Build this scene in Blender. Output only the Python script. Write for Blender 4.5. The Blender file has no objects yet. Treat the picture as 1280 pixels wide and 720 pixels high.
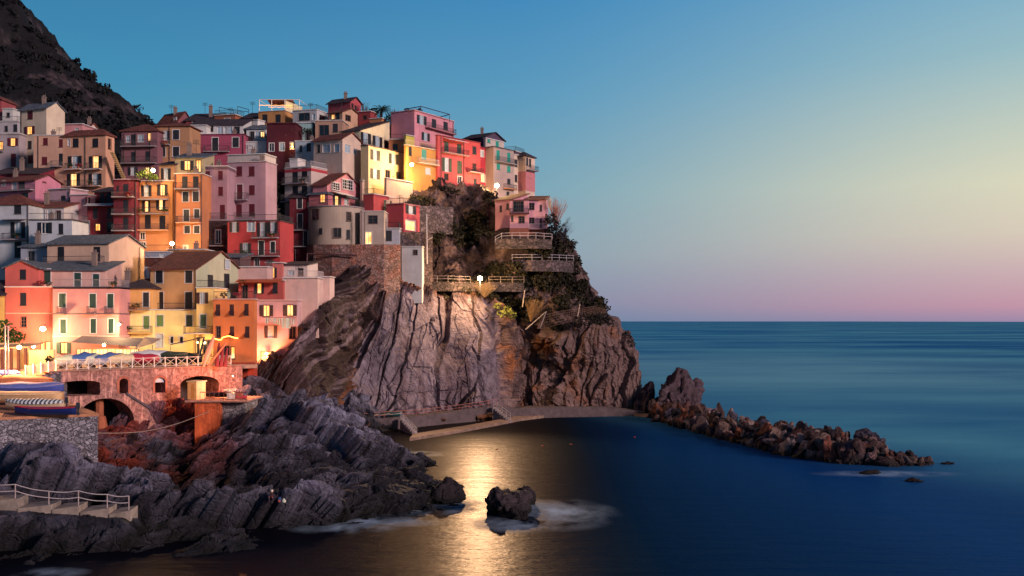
import bpy, math, random
import numpy as np
from mathutils import Vector
random.seed(7); rng = np.random.default_rng(11)
S = bpy.context.scene; COL = S.collection
R = math.radians
F = 1372.0; CH = 17.0            # focal length in photo pixels, camera height (m)

# ------------------------------------------------------------------ camera, sky, sun, exposure
cam_d = bpy.data.cameras.new('camera'); cam = bpy.data.objects.new('camera', cam_d); COL.objects.link(cam)
cam.location = (0, 0, CH); cam.rotation_euler = (R(90), 0, 0)
cam_d.sensor_width = 36; cam_d.lens = F/1280*36; cam_d.shift_y = -41/1280*-1
cam_d.clip_start = 0.5; cam_d.clip_end = 60000
S.camera = cam
S.view_settings.view_transform = 'Standard'; S.view_settings.look = 'None'
S.view_settings.exposure = 0.0; S.view_settings.gamma = 1
S.view_settings.use_curve_mapping = False
S.cycles.use_denoising = True
S.cycles.max_bounces = 5; S.cycles.diffuse_bounces = 3; S.cycles.glossy_bounces = 3
S.cycles.sample_clamp_indirect = 4
S.cycles.use_adaptive_sampling = True; S.cycles.adaptive_threshold = 0.02

def lin(c):
    if isinstance(c, str):
        c = c.lstrip('#'); c = tuple(int(c[i:i+2], 16) for i in (0, 2, 4))
    v = [x/255 for x in c[:3]]
    return tuple((x/12.92 if x <= .04045 else ((x+.055)/1.055)**2.4) for x in v)

SUN_EL, SUN_AZ = 16.0, 128.0      # elevation, and azimuth clockwise from +Y (behind right shoulder)
W = bpy.data.worlds.new('World'); S.world = W; W.use_nodes = True
nt = W.node_tree; N = nt.nodes; L = nt.links
for n in list(N): N.remove(n)
def wn(t, **k):
    n = N.new(t)
    for a, b in k.items(): setattr(n, a, b)
    return n
tc = wn('ShaderNodeTexCoord'); sep = wn('ShaderNodeSeparateXYZ'); L.new(tc.outputs['Generated'], sep.inputs[0])
def wmath(op, a, b=None):
    m = wn('ShaderNodeMath', operation=op)
    for i, v in enumerate((a, b)):
        if v is None: continue
        if hasattr(v, 'is_output'): L.new(v, m.inputs[i])
        else: m.inputs[i].default_value = v
    return m.outputs[0]
xx = wmath('MULTIPLY', sep.outputs[0], sep.outputs[0]); yy = wmath('MULTIPLY', sep.outputs[1], sep.outputs[1])
az = wmath('DIVIDE', sep.outputs[0], wmath('SQRT', wmath('ADD', wmath('ADD', xx, yy), 1e-6)))
def ramp(stops):
    r = wn('ShaderNodeValToRGB'); e = r.color_ramp.elements; r.color_ramp.interpolation = 'EASE' if 0 else 'LINEAR'
    while len(e) > 1: e.remove(e[-1])
    for i, (p, c) in enumerate(stops):
        q = e[0] if i == 0 else e.new(p)
        q.position = p; q.color = (*lin(c), 1)
    L.new(sep.outputs[2], r.inputs[0]); return r.outputs[0]
rL = ramp([(0, (105,140,172)), (.06, (108,162,184)), (.13, (78,156,184)), (.21, (60,140,180)), (.30, (50,122,170)), (.42, (24,66,118)), (1, (8,20,54))])
rC = ramp([(0, (118,138,168)), (.02, (138,146,172)), (.06, (142,164,178)), (.12, (126,168,186)), (.20, (94,156,192)), (.29, (62,138,190)), (.42, (26,70,122)), (1, (8,20,54))])
rR = ramp([(0, (165,140,172)), (.012, (204,152,170)), (.04, (212,178,182)), (.075, (226,210,188)), (.115, (229,223,192)), (.16, (204,212,194)), (.22, (160,194,200)), (.30, (116,172,204)), (.42, (40,84,130)), (1, (8,20,54))])
def maprange(v, a, b):
    m = wn('ShaderNodeMapRange', interpolation_type='SMOOTHSTEP'); m.inputs[1].default_value = a; m.inputs[2].default_value = b
    L.new(v, m.inputs[0]); return m.outputs[0]
def mix(f, a, b):
    m = wn('ShaderNodeMix', data_type='RGBA')
    if hasattr(f, 'is_output'): L.new(f, m.inputs[0])
    else: m.inputs[0].default_value = f
    L.new(a, m.inputs[6]); L.new(b, m.inputs[7]); return m.outputs[2]
sky = wn('ShaderNodeTexSky', sky_type='NISHITA'); sky.sun_disc = False
sky.sun_elevation = R(SUN_EL); sky.sun_rotation = R(SUN_AZ); sky.air_density = 1.2; sky.dust_density = 2.0
g = mix(maprange(az, -.02, .54), mix(maprange(az, -.42, .12), rL, rC), rR)
bg1 = wn('ShaderNodeBackground'); bg1.inputs[1].default_value = 0.95; L.new(g, bg1.inputs[0])
bg2 = wn('ShaderNodeBackground'); bg2.inputs[1].default_value = 0.004; L.new(sky.outputs[0], bg2.inputs[0])
ad = wn('ShaderNodeAddShader'); L.new(bg1.outputs[0], ad.inputs[0]); L.new(bg2.outputs[0], ad.inputs[1])
out = wn('ShaderNodeOutputWorld'); L.new(ad.outputs[0], out.inputs[0])

sd = bpy.data.lights.new('sun', 'SUN'); so = bpy.data.objects.new('sun', sd); COL.objects.link(so)
sd.energy = 3.5; sd.angle = R(10); sd.color = (1.0, .76, .68)
sa, se = R(SUN_AZ), R(SUN_EL)
so.rotation_euler = Vector((-math.sin(sa)*math.cos(se), -math.cos(sa)*math.cos(se), -math.sin(se))).to_track_quat('-Z', 'Y').to_euler()

# ------------------------------------------------------------------ points and objects
def P(x, y, D): return Vector(((x-640)/F*D, D, CH-(y-401)/F*D))
def zpx(y, D): return CH-(y-401)/F*D
def xpx(x, D): return (x-640)/F*D
def tag(o, label=None, cat=None, group=None, kind=None):
    for k, v in (('label', label), ('category', cat), ('group', group), ('kind', kind)):
        if v: o[k] = v
    return o
def empty(name, loc, label, cat, group=None):
    o = bpy.data.objects.new(name, None); COL.objects.link(o); o.location = loc
    o.empty_display_size = .5
    return tag(o, label, cat, group)
class MB:
    """collects faces; built as one mesh object"""
    def __init__(s): s.v = []; s.f = []
    def face(s, *pts):
        n = len(s.v); s.v += [tuple(p) for p in pts]; s.f.append(tuple(range(n, n+len(pts)))); return s
    def prism(s, bot, top):
        n = len(s.v); k = len(bot); s.v += [tuple(p) for p in bot]+[tuple(p) for p in top]
        s.f.append(tuple(range(n+k-1, n-1, -1))); s.f.append(tuple(range(n+k, n+2*k)))
        for i in range(k):
            j = (i+1) % k; s.f.append((n+i, n+j, n+k+j, n+k+i))
        return s
    def box(s, o, a, b, c):
        o, a, b, c = map(Vector, (o, a, b, c)); return s.prism([o, o+a, o+a+b, o+b], [o+c, o+a+c, o+a+b+c, o+b+c])
    def bar(s, p, q, r, n=4, r2=None):
        p, q = Vector(p), Vector(q); d = (q-p)
        if d.length < 1e-6: return s
        d.normalize(); u = d.orthogonal().normalized(); w = d.cross(u); r2 = r if r2 is None else r2
        ring = lambda c, rr: [c+(u*math.cos(2*math.pi*(i+.5)/n)+w*math.sin(2*math.pi*(i+.5)/n))*rr for i in range(n)]
        return s.prism(ring(p, r), ring(q, r2))
    def ball(s, c, r, nu=10, nv=6, sc=(1, 1, 1)):
        c = Vector(c); n = len(s.v)
        for j in range(nv+1):
            th = math.pi*j/nv
            for i in range(nu):
                ph = 2*math.pi*i/nu
                s.v.append((c.x+r*sc[0]*math.sin(th)*math.cos(ph), c.y+r*sc[1]*math.sin(th)*math.sin(ph), c.z+r*sc[2]*math.cos(th)))
        for j in range(nv):
            for i in range(nu):
                k = (i+1) % nu
                s.f.append((n+j*nu+i, n+(j+1)*nu+i, n+(j+1)*nu+k, n+j*nu+k))
        return s
    def build(s, name, m, parent=None, smooth=False):
        off = Vector(root_of(parent).location) if parent is not None else Vector()
        me = bpy.data.meshes.new(name)
        me.from_pydata([(x-off.x, y-off.y, z-off.z) for x, y, z in s.v], [], s.f)
        me.materials.append(m)
        if smooth:
            me.polygons.foreach_set('use_smooth', [True]*len(me.polygons))
        o = bpy.data.objects.new(name, me); COL.objects.link(o)
        if parent is not None: o.parent = parent
        return o
def root_of(o):
    while o.parent is not None: o = o.parent
    return o
def np_mesh(name, verts, faces, m, smooth=True, colors=None, parent=None):
    """verts (n,3), faces (k,3|4) numpy arrays"""
    me = bpy.data.meshes.new(name); k = faces.shape[1]
    me.vertices.add(len(verts)); me.vertices.foreach_set('co', np.asarray(verts, np.float32).ravel())
    me.loops.add(faces.size); me.loops.foreach_set('vertex_index', faces.astype(np.int32).ravel())
    me.polygons.add(len(faces)); me.polygons.foreach_set('loop_start', np.arange(0, faces.size, k, dtype=np.int32))
    me.polygons.foreach_set('use_smooth', [smooth]*len(faces))
    if colors is not None:
        a = me.color_attributes.new('Col', 'FLOAT_COLOR', 'POINT')
        a.data.foreach_set('color', np.c_[colors, np.ones(len(colors))].astype(np.float32).ravel())
    me.update(calc_edges=True); me.validate(); me.materials.append(m)
    o = bpy.data.objects.new(name, me); COL.objects.link(o)
    if parent: o.parent = parent
    return o
def grid_faces(nr, nc):
    i = np.arange(nr-1)[:, None]*nc+np.arange(nc-1)[None]
    i = i.ravel(); return np.c_[i, i+nc, i+nc+1, i+1]

# ------------------------------------------------------------------ numpy noise
_p = rng.permutation(256); _p = np.r_[_p, _p, _p]
_g = rng.normal(size=(256, 3)); _g /= np.linalg.norm(_g, axis=1)[:, None]
def pnoise(p):
    i = np.floor(p).astype(int); f = p-i; u = f*f*f*(f*(f*6-15)+10); i &= 255; r = 0
    for a in (0, 1):
        for b in (0, 1):
            for c in (0, 1):
                h = _p[_p[_p[i[..., 0]+a]+i[..., 1]+b]+i[..., 2]+c]
                d = (_g[h]*(f-np.array([a, b, c]))).sum(-1)
                w = (u[..., 0] if a else 1-u[..., 0])*(u[..., 1] if b else 1-u[..., 1])*(u[..., 2] if c else 1-u[..., 2])
                r = r+w*d
    return r*1.6
def fbm(p, o=4, g=.5):
    r = 0; a = 1
    for k in range(o): r = r+a*pnoise(p*2.03**k+k*17.3); a *= g
    return r
def ridged(p, o=4, g=.5):
    r = 0; a = 1
    for k in range(o): r = r+a*(1-2*np.abs(pnoise(p*2.03**k+k*9.1))); a *= g
    return r
def voro(p):
    """F1, F2, random of the nearest cell, offset vector to its point"""
    i = np.floor(p).astype(int); f = p-i
    F1 = np.full(p.shape[:-1], 9.); F2 = F1.copy(); rid = np.zeros(p.shape[:-1], int); vec = np.zeros_like(p)
    for a in (-1, 0, 1):
        for b in (-1, 0, 1):
            for c in (-1, 0, 1):
                h = _p[_p[_p[(i[..., 0]+a) & 255]+((i[..., 1]+b) & 255)]+((i[..., 2]+c) & 255)]
                q = np.array([a, b, c])+_g[h]*.33+.5-f
                d = np.sqrt((q*q).sum(-1)); m = d < F1
                F2 = np.where(m, F1, np.minimum(F2, d)); rid = np.where(m, h, rid); vec = np.where(m[..., None], q, vec); F1 = np.where(m, d, F1)
    return F1, F2, rid/255., vec
def rbf(pts, vals, q, sm=1e-3):
    """thin-plate interpolation of 2D control points"""
    pts = np.asarray(pts, float); vals = np.asarray(vals, float); q = np.asarray(q, float)
    k = lambda d2: np.where(d2 > 1e-9, .5*d2*np.log(np.maximum(d2, 1e-9)), 0)
    n = len(pts); A = np.zeros((n+3, n+3)); A[:n, :n] = k(((pts[:, None]-pts[None])**2).sum(-1))+sm*np.eye(n)
    A[:n, n] = 1; A[:n, n+1:] = pts; A[n, :n] = 1; A[n+1:, :n] = pts.T
    w = np.linalg.solve(A, np.r_[vals, 0, 0, 0]); sh = q.shape[:-1]; q = q.reshape(-1, 2); r = np.empty(len(q))
    for s in range(0, len(q), 20000):
        c = q[s:s+20000]; r[s:s+20000] = k(((c[:, None]-pts[None])**2).sum(-1))@w[:n]+w[n]+c@w[n+1:]
    return r.reshape(sh)

# ------------------------------------------------------------------ materials
class NT:
    def __init__(s, name):
        s.m = bpy.data.materials.new(name); s.m.use_nodes = True; s.t = s.m.node_tree
        s.b = s.t.nodes['Principled BSDF']; s.tc = s.t.nodes.new('ShaderNodeTexCoord')
        g_ = s.t.nodes.new('ShaderNodeNewGeometry'); s.pos = g_.outputs['Position']; s.geo = g_
    def set(s, i, v):
        inp = s.b.inputs[i]
        if hasattr(v, 'is_output'): s.t.links.new(v, inp)
        else: inp.default_value = v
    def n(s, t, ins={}, **k):
        n = s.t.nodes.new(t)
        for a, b in k.items(): setattr(n, a, b)
        for a, b in ins.items():
            if hasattr(b, 'is_output'): s.t.links.new(b, n.inputs[a])
            else: n.inputs[a].default_value = b
        return n
    def mapped(s, scale, rot=(0, 0, 0), src=None):
        return s.n('ShaderNodeMapping', {0: src or s.pos, 'Scale': scale, 'Rotation': rot}).outputs[0]
    def noise(s, scale, detail=4, vec=None, rough=.55):
        return s.n('ShaderNodeTexNoise', {'Vector': vec or s.pos, 'Scale': scale, 'Detail': detail, 'Roughness': rough}).outputs[0]
    def voronoi(s, scale, vec=None, feature='F1', out='Distance'):
        return s.n('ShaderNodeTexVoronoi', {'Vector': vec or s.pos, 'Scale': scale}, feature=feature).outputs[out]
    def ramp(s, f, stops):
        r = s.n('ShaderNodeValToRGB', {0: f}); e = r.color_ramp.elements
        while len(e) > 1: e.remove(e[-1])
        for i, (p, c) in enumerate(stops):
            q = e[0] if i == 0 else e.new(p); q.position = p
            q.color = (c, c, c, 1) if isinstance(c, (int, float)) else (*c, 1)
        return r.outputs[0]
    def mix(s, f, a, b, mode='MIX'):
        m = s.n('ShaderNodeMix', data_type='RGBA', blend_type=mode)
        for i, v in ((0, f), (6, a), (7, b)):
            if hasattr(v, 'is_output'): s.t.links.new(v, m.inputs[i])
            else: m.inputs[i].default_value = v if i == 0 else (*v, 1) if len(v) == 3 else v
        return m.outputs[2]
    def math(s, op, a, b=0.):
        return s.n('ShaderNodeMath', {0: a, 1: b}, operation=op).outputs[0]
    def bump(s, h, dist=.05, strength=1., normal=None):
        n = s.n('ShaderNodeBump', {'Height': h, 'Distance': dist, 'Strength': strength})
        if normal is not None: s.t.links.new(normal, n.inputs['Normal'])
        return n.outputs[0]
_M = {}
def cached(fn):
    def w(*a):
        k = (fn.__name__,)+a
        if k not in _M: _M[k] = fn(*a)
        return _M[k]
    return w
@cached
def plaster(hexc):
    t = NT('plaster'); c = np.array(lin(hexc)); c = c*.84+c.mean()*.16; c = np.minimum(c*1.10, .84); seed = len(_M)*7.3
    v = t.n('ShaderNodeMapping', {0: t.pos, 'Location': (seed, seed*1.7, seed*.6)}).outputs[0]
    a = t.noise(.35, 5, v); st = t.noise(.9, 6, t.mapped((1, 1, .22), src=v), .7); fine = t.noise(5, 3, v)
    col = t.mix(t.ramp(a, [(.3, 0), (.7, 1)]), tuple(c*.80), tuple(np.minimum(c*1.06, .9)))
    col = t.mix(t.ramp(st, [(.48, 0), (.74, .40)]), col, tuple(c*.55+np.array([.02, .012, .012])))
    pat = t.ramp(t.noise(.9, 7, v, .72), [(.60, 0), (.64, .6)])
    col = t.mix(pat, col, tuple(c*.6+np.array([.08, .065, .065])))
    t.set('Base Color', col); t.set('Roughness', .9); t.set('Specular IOR Level', .2)
    t.set('Normal', t.bump(fine, .03, .5)); return t.m
@cached
def plain(hexc, rough=.6, metal=0.):
    t = NT('paint'); c = np.array(lin(hexc))
    t.set('Base Color', t.mix(t.ramp(t.noise(3., 3), [(.3, 0), (.7, 1)]), tuple(c*.8), tuple(c*1.1))); t.set('Roughness', rough); t.set('Metallic', metal)
    return t.m
@cached
def slats(hexc):
    t = NT('shutter_paint'); c = np.array(lin(hexc))
    w = t.n('ShaderNodeTexWave', {'Vector': t.mapped((.001, .001, 1.)), 'Scale': 2.2}, bands_direction='Z').outputs['Fac']
    t.set('Base Color', t.mix(t.noise(1.5, 3), tuple(c*.8), tuple(c*1.15))); t.set('Roughness', .55)
    t.set('Normal', t.bump(w, .04, .8)); return t.m
@cached
def roofm(kind):
    t = NT('roof_'+kind); v = t.pos
    if kind == 'tile': a, b, c = lin('#7c3f35'), lin('#4d221f'), lin('#94604f')
    elif kind == 'dark': a, b, c = lin('#40313a'), lin('#261c26'), lin('#5a4850')
    else: a, b, c = lin('#5f6878'), lin('#3c434f'), lin('#7c8490')
    vr = t.n('ShaderNodeTexVoronoi', {'Vector': t.mapped((1, 1, .6)), 'Scale': 3.2})
    col = t.mix(t.ramp(vr.outputs['Color'], [(.1, 0), (.9, 1)]), b, a)
    col = t.mix(t.ramp(t.noise(6, 3), [(.55, 0), (.75, .7)]), col, c)
    col = t.mix(t.ramp(t.noise(.6, 4), [(.45, 0), (.8, .6)]), col, tuple(np.array(b)*.8))
    t.set('Base Color', col); t.set('Roughness', .85)
    wv = t.n('ShaderNodeTexWave', {'Vector': t.mapped((1, .5, 0)), 'Scale': 1.6}).outputs['Fac']
    t.set('Normal', t.bump(t.math('ADD', wv, vr.outputs['Distance']), .08, .8)); return t.m
@cached
def rubble(hexc, sc, rust=0):
    t = NT('rubble_stone'); c = np.array(lin(hexc)); w = t.noise(1.2, 3)
    vec = t.n('ShaderNodeVectorMath', {0: t.pos, 1: t.n('ShaderNodeTexNoise', {'Vector': t.pos, 'Scale': 1.5}).outputs['Color']}, operation='ADD').outputs[0]
    vec = t.mapped((1, 1, 1.5), src=vec)
    vr = t.n('ShaderNodeTexVoronoi', {'Vector': vec, 'Scale': sc}); ed = t.voronoi(sc, vec, 'DISTANCE_TO_EDGE')
    col = t.mix(t.ramp(vr.outputs['Color'], [(.05, 0), (.95, 1)]), tuple(c*.30), tuple(c*1.45))
    col = t.mix(t.ramp(t.noise(7, 4), [(.55, 0), (.7, .6)]), col, tuple(c*2.0))
    col = t.mix(t.ramp(w, [(.45, 0), (.75, .65)]), col, tuple(c*.4))
    if rust: col = t.mix(t.ramp(t.noise(.5, 5), [(.42, 0), (.62, .6)]), col, lin('#8c4a36'))
    m = t.ramp(ed, [(0, 0), (.10, 1)])
    col = t.mix(m, tuple(c*.25), col); t.set('Base Color', col); t.set('Roughness', .9)
    t.set('Normal', t.bump(t.math('ADD', m, t.noise(9, 4)), .12, 1.)); return t.m
@cached
def stained_wall(hexc):
    t = NT('weathered_render'); c = np.array(lin(hexc))
    st = t.noise(1.4, 5, t.mapped((1, 1, .10)), .65); bl = t.noise(.9, 6, None, .7)
    col = t.mix(t.ramp(st, [(.36, 0), (.66, 1)]), tuple(c*.38), tuple(c*1.25))
    col = t.mix(t.ramp(bl, [(.5, 0), (.62, .75)]), col, tuple(c*.5)*np.array([1, .85, .85]))
    col = t.mix(t.ramp(t.noise(3.5, 5), [(.6, 0), (.7, .5)]), col, tuple(np.minimum(c*1.9, .8)))
    t.set('Base Color', col); t.set('Roughness', .92); t.set('Normal', t.bump(t.noise(4, 6), .10, .8)); return t.m
@cached
def concrete(hexc):
    t = NT('concrete'); c = np.array(lin(hexc))
    col = t.mix(t.ramp(t.noise(.9, 6, None, .7), [(.35, 0), (.65, 1)]), tuple(c*.6), tuple(c*1.15))
    t.set('Base Color', col); t.set('Roughness', .88); t.set('Normal', t.bump(t.noise(6, 5), .05, .7)); return t.m
@cached
def glow(hexc, s):
    t = NT('light_source'); t.set('Base Color', (0, 0, 0, 1)); t.set('Emission Color', (*lin(hexc), 1)); t.set('Emission Strength', s); return t.m
@cached
def litpane(s):
    t = NT('lit_window'); n = t.noise(.9, 2)
    t.set('Base Color', (*lin('#c8a070'), 1)); t.set('Roughness', .3)
    t.set('Emission Color', t.mix(t.ramp(n, [(.35, 0), (.65, 1)]), lin('#ff9a3c'), lin('#ffd890'))); t.set('Emission Strength', s); return t.m
@cached
def glass():
    t = NT('window_glass'); t.set('Base Color', t.mix(t.noise(.4, 2), lin('#0b0c14'), lin('#1d2230'))); t.set('Roughness', .12); t.set('Specular IOR Level', .35); return t.m
@cached
def rock(bs=1.0, sc=1., dip=0., strong=0., wet=0):
    t = NT('rock'); vc = t.n('ShaderNodeVertexColor', layer_name='Col').outputs[0]
    n1 = t.noise(.7*sc, 8, None, .68); n2 = t.noise(4.5*sc, 6, None, .7)
    e = t.voronoi(.55*sc, t.n('ShaderNodeVectorMath', {0: t.pos, 1: t.n('ShaderNodeTexNoise', {'Vector': t.pos, 'Scale': .8*sc, 'Detail': 4}).outputs['Color']}, operation='ADD').outputs[0], 'DISTANCE_TO_EDGE')
    col = t.mix(t.ramp(n1, [(.35, 0), (.65, 1)]), t.mix(1., vc, (.62, .56, .56), 'MULTIPLY'), t.mix(1., vc, (1.25, 1.22, 1.2), 'MULTIPLY'))
    col = t.mix(t.ramp(n2, [(.58, 0), (.72, .45)]), col, t.mix(1., vc, (1.9, 1.8, 1.75), 'MULTIPLY'))
    col = t.mix(t.ramp(n2, [(.28, .6), (.42, 0)]), col, t.mix(1., vc, (.4, .35, .37), 'MULTIPLY'))
    t.set('Base Color', col); t.set('Roughness', .82); t.set('Specular IOR Level', .3)
    cr = t.ramp(e, [(0, 0), (.05, 1)])
    if wet:   # dark weed and wet band just above the waterline
        z_ = t.n('ShaderNodeSeparateXYZ', {0: t.pos}).outputs[2]; wz = t.ramp(t.math('ADD', z_, t.math('MULTIPLY', n1, .8)), [(.0, .88), (.95, .8), (1., 0)])
        wz = t.ramp(t.math('DIVIDE', t.math('ADD', z_, t.math('MULTIPLY', n1, 1.2)), 2.6), [(.35, .85), (.7, 0)])
        col = t.mix(wz, col, lin('#140f14')); t.set('Base Color', col)
    if strong:
        sv = t.mapped((.22*sc, .5*sc, 2.6*sc), src=t.n('ShaderNodeMapping', {0: t.pos, 'Rotation': (0, R(dip), R(12))}).outputs[0])
        st = t.noise(1., 6, sv, .6); s2 = t.noise(3.1, 4, sv, .6)
        lo = t.ramp(st, [(.36, 1), (.50, 0)]); hi = t.ramp(s2, [(.55, 0), (.68, .8)])
        col = t.mix(t.math('MULTIPLY', lo, .75*strong), col, t.mix(1., vc, (.26, .22, .25), 'MULTIPLY'))
        col = t.mix(t.math('MULTIPLY', hi, .6*strong), col, t.mix(1., vc, (1.8, 1.75, 1.75), 'MULTIPLY'))
        t.set('Base Color', col); cr = t.math('ADD', cr, t.math('MULTIPLY', t.math('ADD', st, t.math('MULTIPLY', s2, .4)), 2.2*strong))
    h = t.math('ADD', t.math('MULTIPLY', n1, 1.2), t.math('MULTIPLY', cr, .25)); h = t.math('ADD', h, t.math('MULTIPLY', n2, .35))
    t.set('Normal', t.bump(h, .5*bs, 1.)); return t.m
@cached
def leafm(hexc):
    t = NT('foliage'); c = np.array(lin(hexc))
    n = t.noise(.5, 4); col = t.mix(t.ramp(n, [(.35, 0), (.65, 1)]), tuple(c*.55), tuple(c*1.4))
    t.set('Base Color', col); t.set('Roughness', .75); t.set('Specular IOR Level', .2); return t.m

@cached
def streaked_stone(hexc):
    t = NT('streaked_stone'); c = np.array(lin(hexc))
    vec = t.n('ShaderNodeVectorMath', {0: t.pos, 1: t.n('ShaderNodeTexNoise', {'Vector': t.pos, 'Scale': 1.2}).outputs['Color']}, operation='ADD').outputs[0]
    vr = t.n('ShaderNodeTexVoronoi', {'Vector': t.mapped((1, 1, 1.6), src=vec), 'Scale': 1.9}); st = t.noise(2.2, 5, t.mapped((1, 1, .13)), .65); bl = t.noise(2.6, 6, None, .75)
    col = t.mix(t.ramp(vr.outputs['Color'], [(.1, 0), (.9, 1)]), tuple(c*.55), tuple(c*1.15))
    col = t.mix(t.ramp(bl, [(.46, 0), (.58, .8)]), col, tuple(c*.38)*np.array([1, .8, .85]))
    col = t.mix(t.ramp(st, [(.54, 0), (.66, .8)]), col, tuple(np.minimum(c*1.9, .8)))
    t.set('Base Color', col); t.set('Roughness', .92); t.set('Normal', t.bump(t.math('ADD', bl, vr.outputs['Distance']), .12, .9)); return t.m

@cached
def striped(a, b, sc):
    t = NT('striped_canvas'); w = t.n('ShaderNodeTexWave', {'Vector': t.mapped((.5, 0, 1.6)), 'Scale': sc, 'Distortion': .8}).outputs['Fac']
    t.set('Base Color', t.mix(t.ramp(w, [(.45, 0), (.55, 1)]), lin(a), lin(b))); t.set('Roughness', .8); return t.m
# ------------------------------------------------------------------ sea
def sea_material():
    t = NT('sea_water')
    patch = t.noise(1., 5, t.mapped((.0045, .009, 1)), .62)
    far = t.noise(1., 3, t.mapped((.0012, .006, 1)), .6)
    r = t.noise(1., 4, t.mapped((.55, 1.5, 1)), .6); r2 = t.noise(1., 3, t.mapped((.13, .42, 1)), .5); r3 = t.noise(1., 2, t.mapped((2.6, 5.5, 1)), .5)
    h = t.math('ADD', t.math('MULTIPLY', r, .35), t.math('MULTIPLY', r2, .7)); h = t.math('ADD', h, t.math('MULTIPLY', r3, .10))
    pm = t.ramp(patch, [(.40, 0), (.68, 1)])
    base = t.mix(pm, lin('#155f96'), lin('#66adbb'))  # noise patches paint reflected sky into the base colour
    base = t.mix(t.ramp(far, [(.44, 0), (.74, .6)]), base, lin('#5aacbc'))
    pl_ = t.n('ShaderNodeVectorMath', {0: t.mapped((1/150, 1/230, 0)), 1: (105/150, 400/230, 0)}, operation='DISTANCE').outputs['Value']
    base = t.mix(t.math('MULTIPLY', t.ramp(pl_, [(.15, .95), (1.1, 0)]), t.ramp(patch, [(.3, .35), (.6, 1)])), base, lin('#80bcc6'))  # soft pale ellipse, sky reflection painted onto the open sea
    # inner basin: base painted dark for reflected cliff, open sea pale for reflected sky (blend by world position)
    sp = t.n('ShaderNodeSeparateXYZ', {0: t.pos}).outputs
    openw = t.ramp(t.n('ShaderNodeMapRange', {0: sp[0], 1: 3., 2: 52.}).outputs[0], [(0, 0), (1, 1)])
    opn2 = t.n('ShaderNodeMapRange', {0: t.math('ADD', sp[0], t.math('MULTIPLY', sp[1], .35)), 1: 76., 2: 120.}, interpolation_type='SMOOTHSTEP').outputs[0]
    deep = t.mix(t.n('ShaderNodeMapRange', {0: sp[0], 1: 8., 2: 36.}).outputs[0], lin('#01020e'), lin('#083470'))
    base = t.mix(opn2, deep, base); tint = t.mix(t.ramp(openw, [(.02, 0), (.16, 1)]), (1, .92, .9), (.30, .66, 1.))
    # foam washed up round the rocks
    fo = None
    for (px, D, rx, ry) in FOAM:
        d = t.n('ShaderNodeVectorMath', {0: t.mapped((1/rx, 1/ry, 0)), 1: ((px-640)/F*D/rx, D/ry, 0)}, operation='DISTANCE').outputs['Value']
        m = t.ramp(d, [(.15, 1), (1., 0)]); fo = m if fo is None else t.math('MAXIMUM', fo, m)
    fn = t.ramp(t.noise(1., 5, t.mapped((.30, .16, 1), (0, 0, .5)), .6), [(.38, 0), (.68, 1)])
    fm = t.math('MULTIPLY', fo, t.math('MULTIPLY', fn, .85))
    base = t.mix(fm, base, lin('#a9bfd6'))
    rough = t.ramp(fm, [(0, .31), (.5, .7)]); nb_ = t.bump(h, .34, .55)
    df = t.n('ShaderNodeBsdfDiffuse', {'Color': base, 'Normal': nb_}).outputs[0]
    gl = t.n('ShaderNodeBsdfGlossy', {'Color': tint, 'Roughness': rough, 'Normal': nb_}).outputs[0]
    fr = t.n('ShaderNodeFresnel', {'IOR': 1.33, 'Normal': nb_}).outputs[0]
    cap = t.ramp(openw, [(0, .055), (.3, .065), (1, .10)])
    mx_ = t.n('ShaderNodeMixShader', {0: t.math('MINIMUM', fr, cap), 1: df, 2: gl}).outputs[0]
    t.t.links.new(mx_, t.t.nodes['Material Output'].inputs[0]); t.t.nodes.remove(t.b); return t.m
FOAM = [(688, 97, 6.5, 9), (650, 92, 5, 4.5), (575, 101, 3.5, 4), (540, 98, 4, 3), (430, 90, 5, 3), (480, 93, 6, 3), (60, 74, 3, 2), (1110, 122, 9, 3), (505, 140, 6, 4)]
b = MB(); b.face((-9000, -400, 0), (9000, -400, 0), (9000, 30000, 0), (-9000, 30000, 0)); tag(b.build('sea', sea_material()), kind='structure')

# ------------------------------------------------------------------ headland cliff
def inpoly(x, y, poly):
    r = np.zeros(x.shape, bool); n = len(poly)
    for i in range(n):
        (x0, y0), (x1, y1) = poly[i], poly[(i+1) % n]
        c = ((y0 > y) != (y1 > y)) & (x < (x1-x0)*(y-y0)/(y1-y0+1e-9)+x0); r ^= c
    return r
def blur(a, k):
    ker = np.ones(k)/k
    a = np.apply_along_axis(lambda v: np.convolve(np.pad(v, k//2, 'edge'), ker, 'valid')[:a.shape[1]], 1, a)
    return np.apply_along_axis(lambda v: np.convolve(np.pad(v, k//2, 'edge'), ker, 'valid')[:a.shape[0]], 0, a)
ctl = [(300,470,144),(340,470,146),(345,446,147),(370,460,148),(370,410,149.5),(395,385,152),(400,480,155),(412,372,157),(400,420,158),(430,525,166),(430,480,170),(430,430,174),(450,350,182),(450,395,179),
       (490,520,174),(490,440,178),(500,360,186),(400,300,190),(450,300,190),(560,513,185),(560,440,187),(560,375,191),(618,505,190),(618,440,191),(618,395,194),(632,505,196),(632,440,198),(632,395,200),
       (530,340,192),(530,290,195),(520,225,203),(570,228,207),(600,240,208),(560,262,201),(600,262,204),(600,290,200.5),(520,255,199),(560,300,197),(600,330,198),(640,255,206),(620,305,195.5),(640,302,194.6),(660,305,194.2),(690,306,195.4),(716,300,206),(712,312,202),(660,330,195.3),(630,330,196),(690,335,198),(680,400,198),(700,505,197),(760,510,199),(800,505,203),(803,540,203),
       (750,450,200),(765,385,204),(735,330,206),(790,450,205),(570,370,192),(600,355,195),(640,360,196.5),(560,560,184),(470,560,170),(330,520,144),(700,560,196)]
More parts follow.
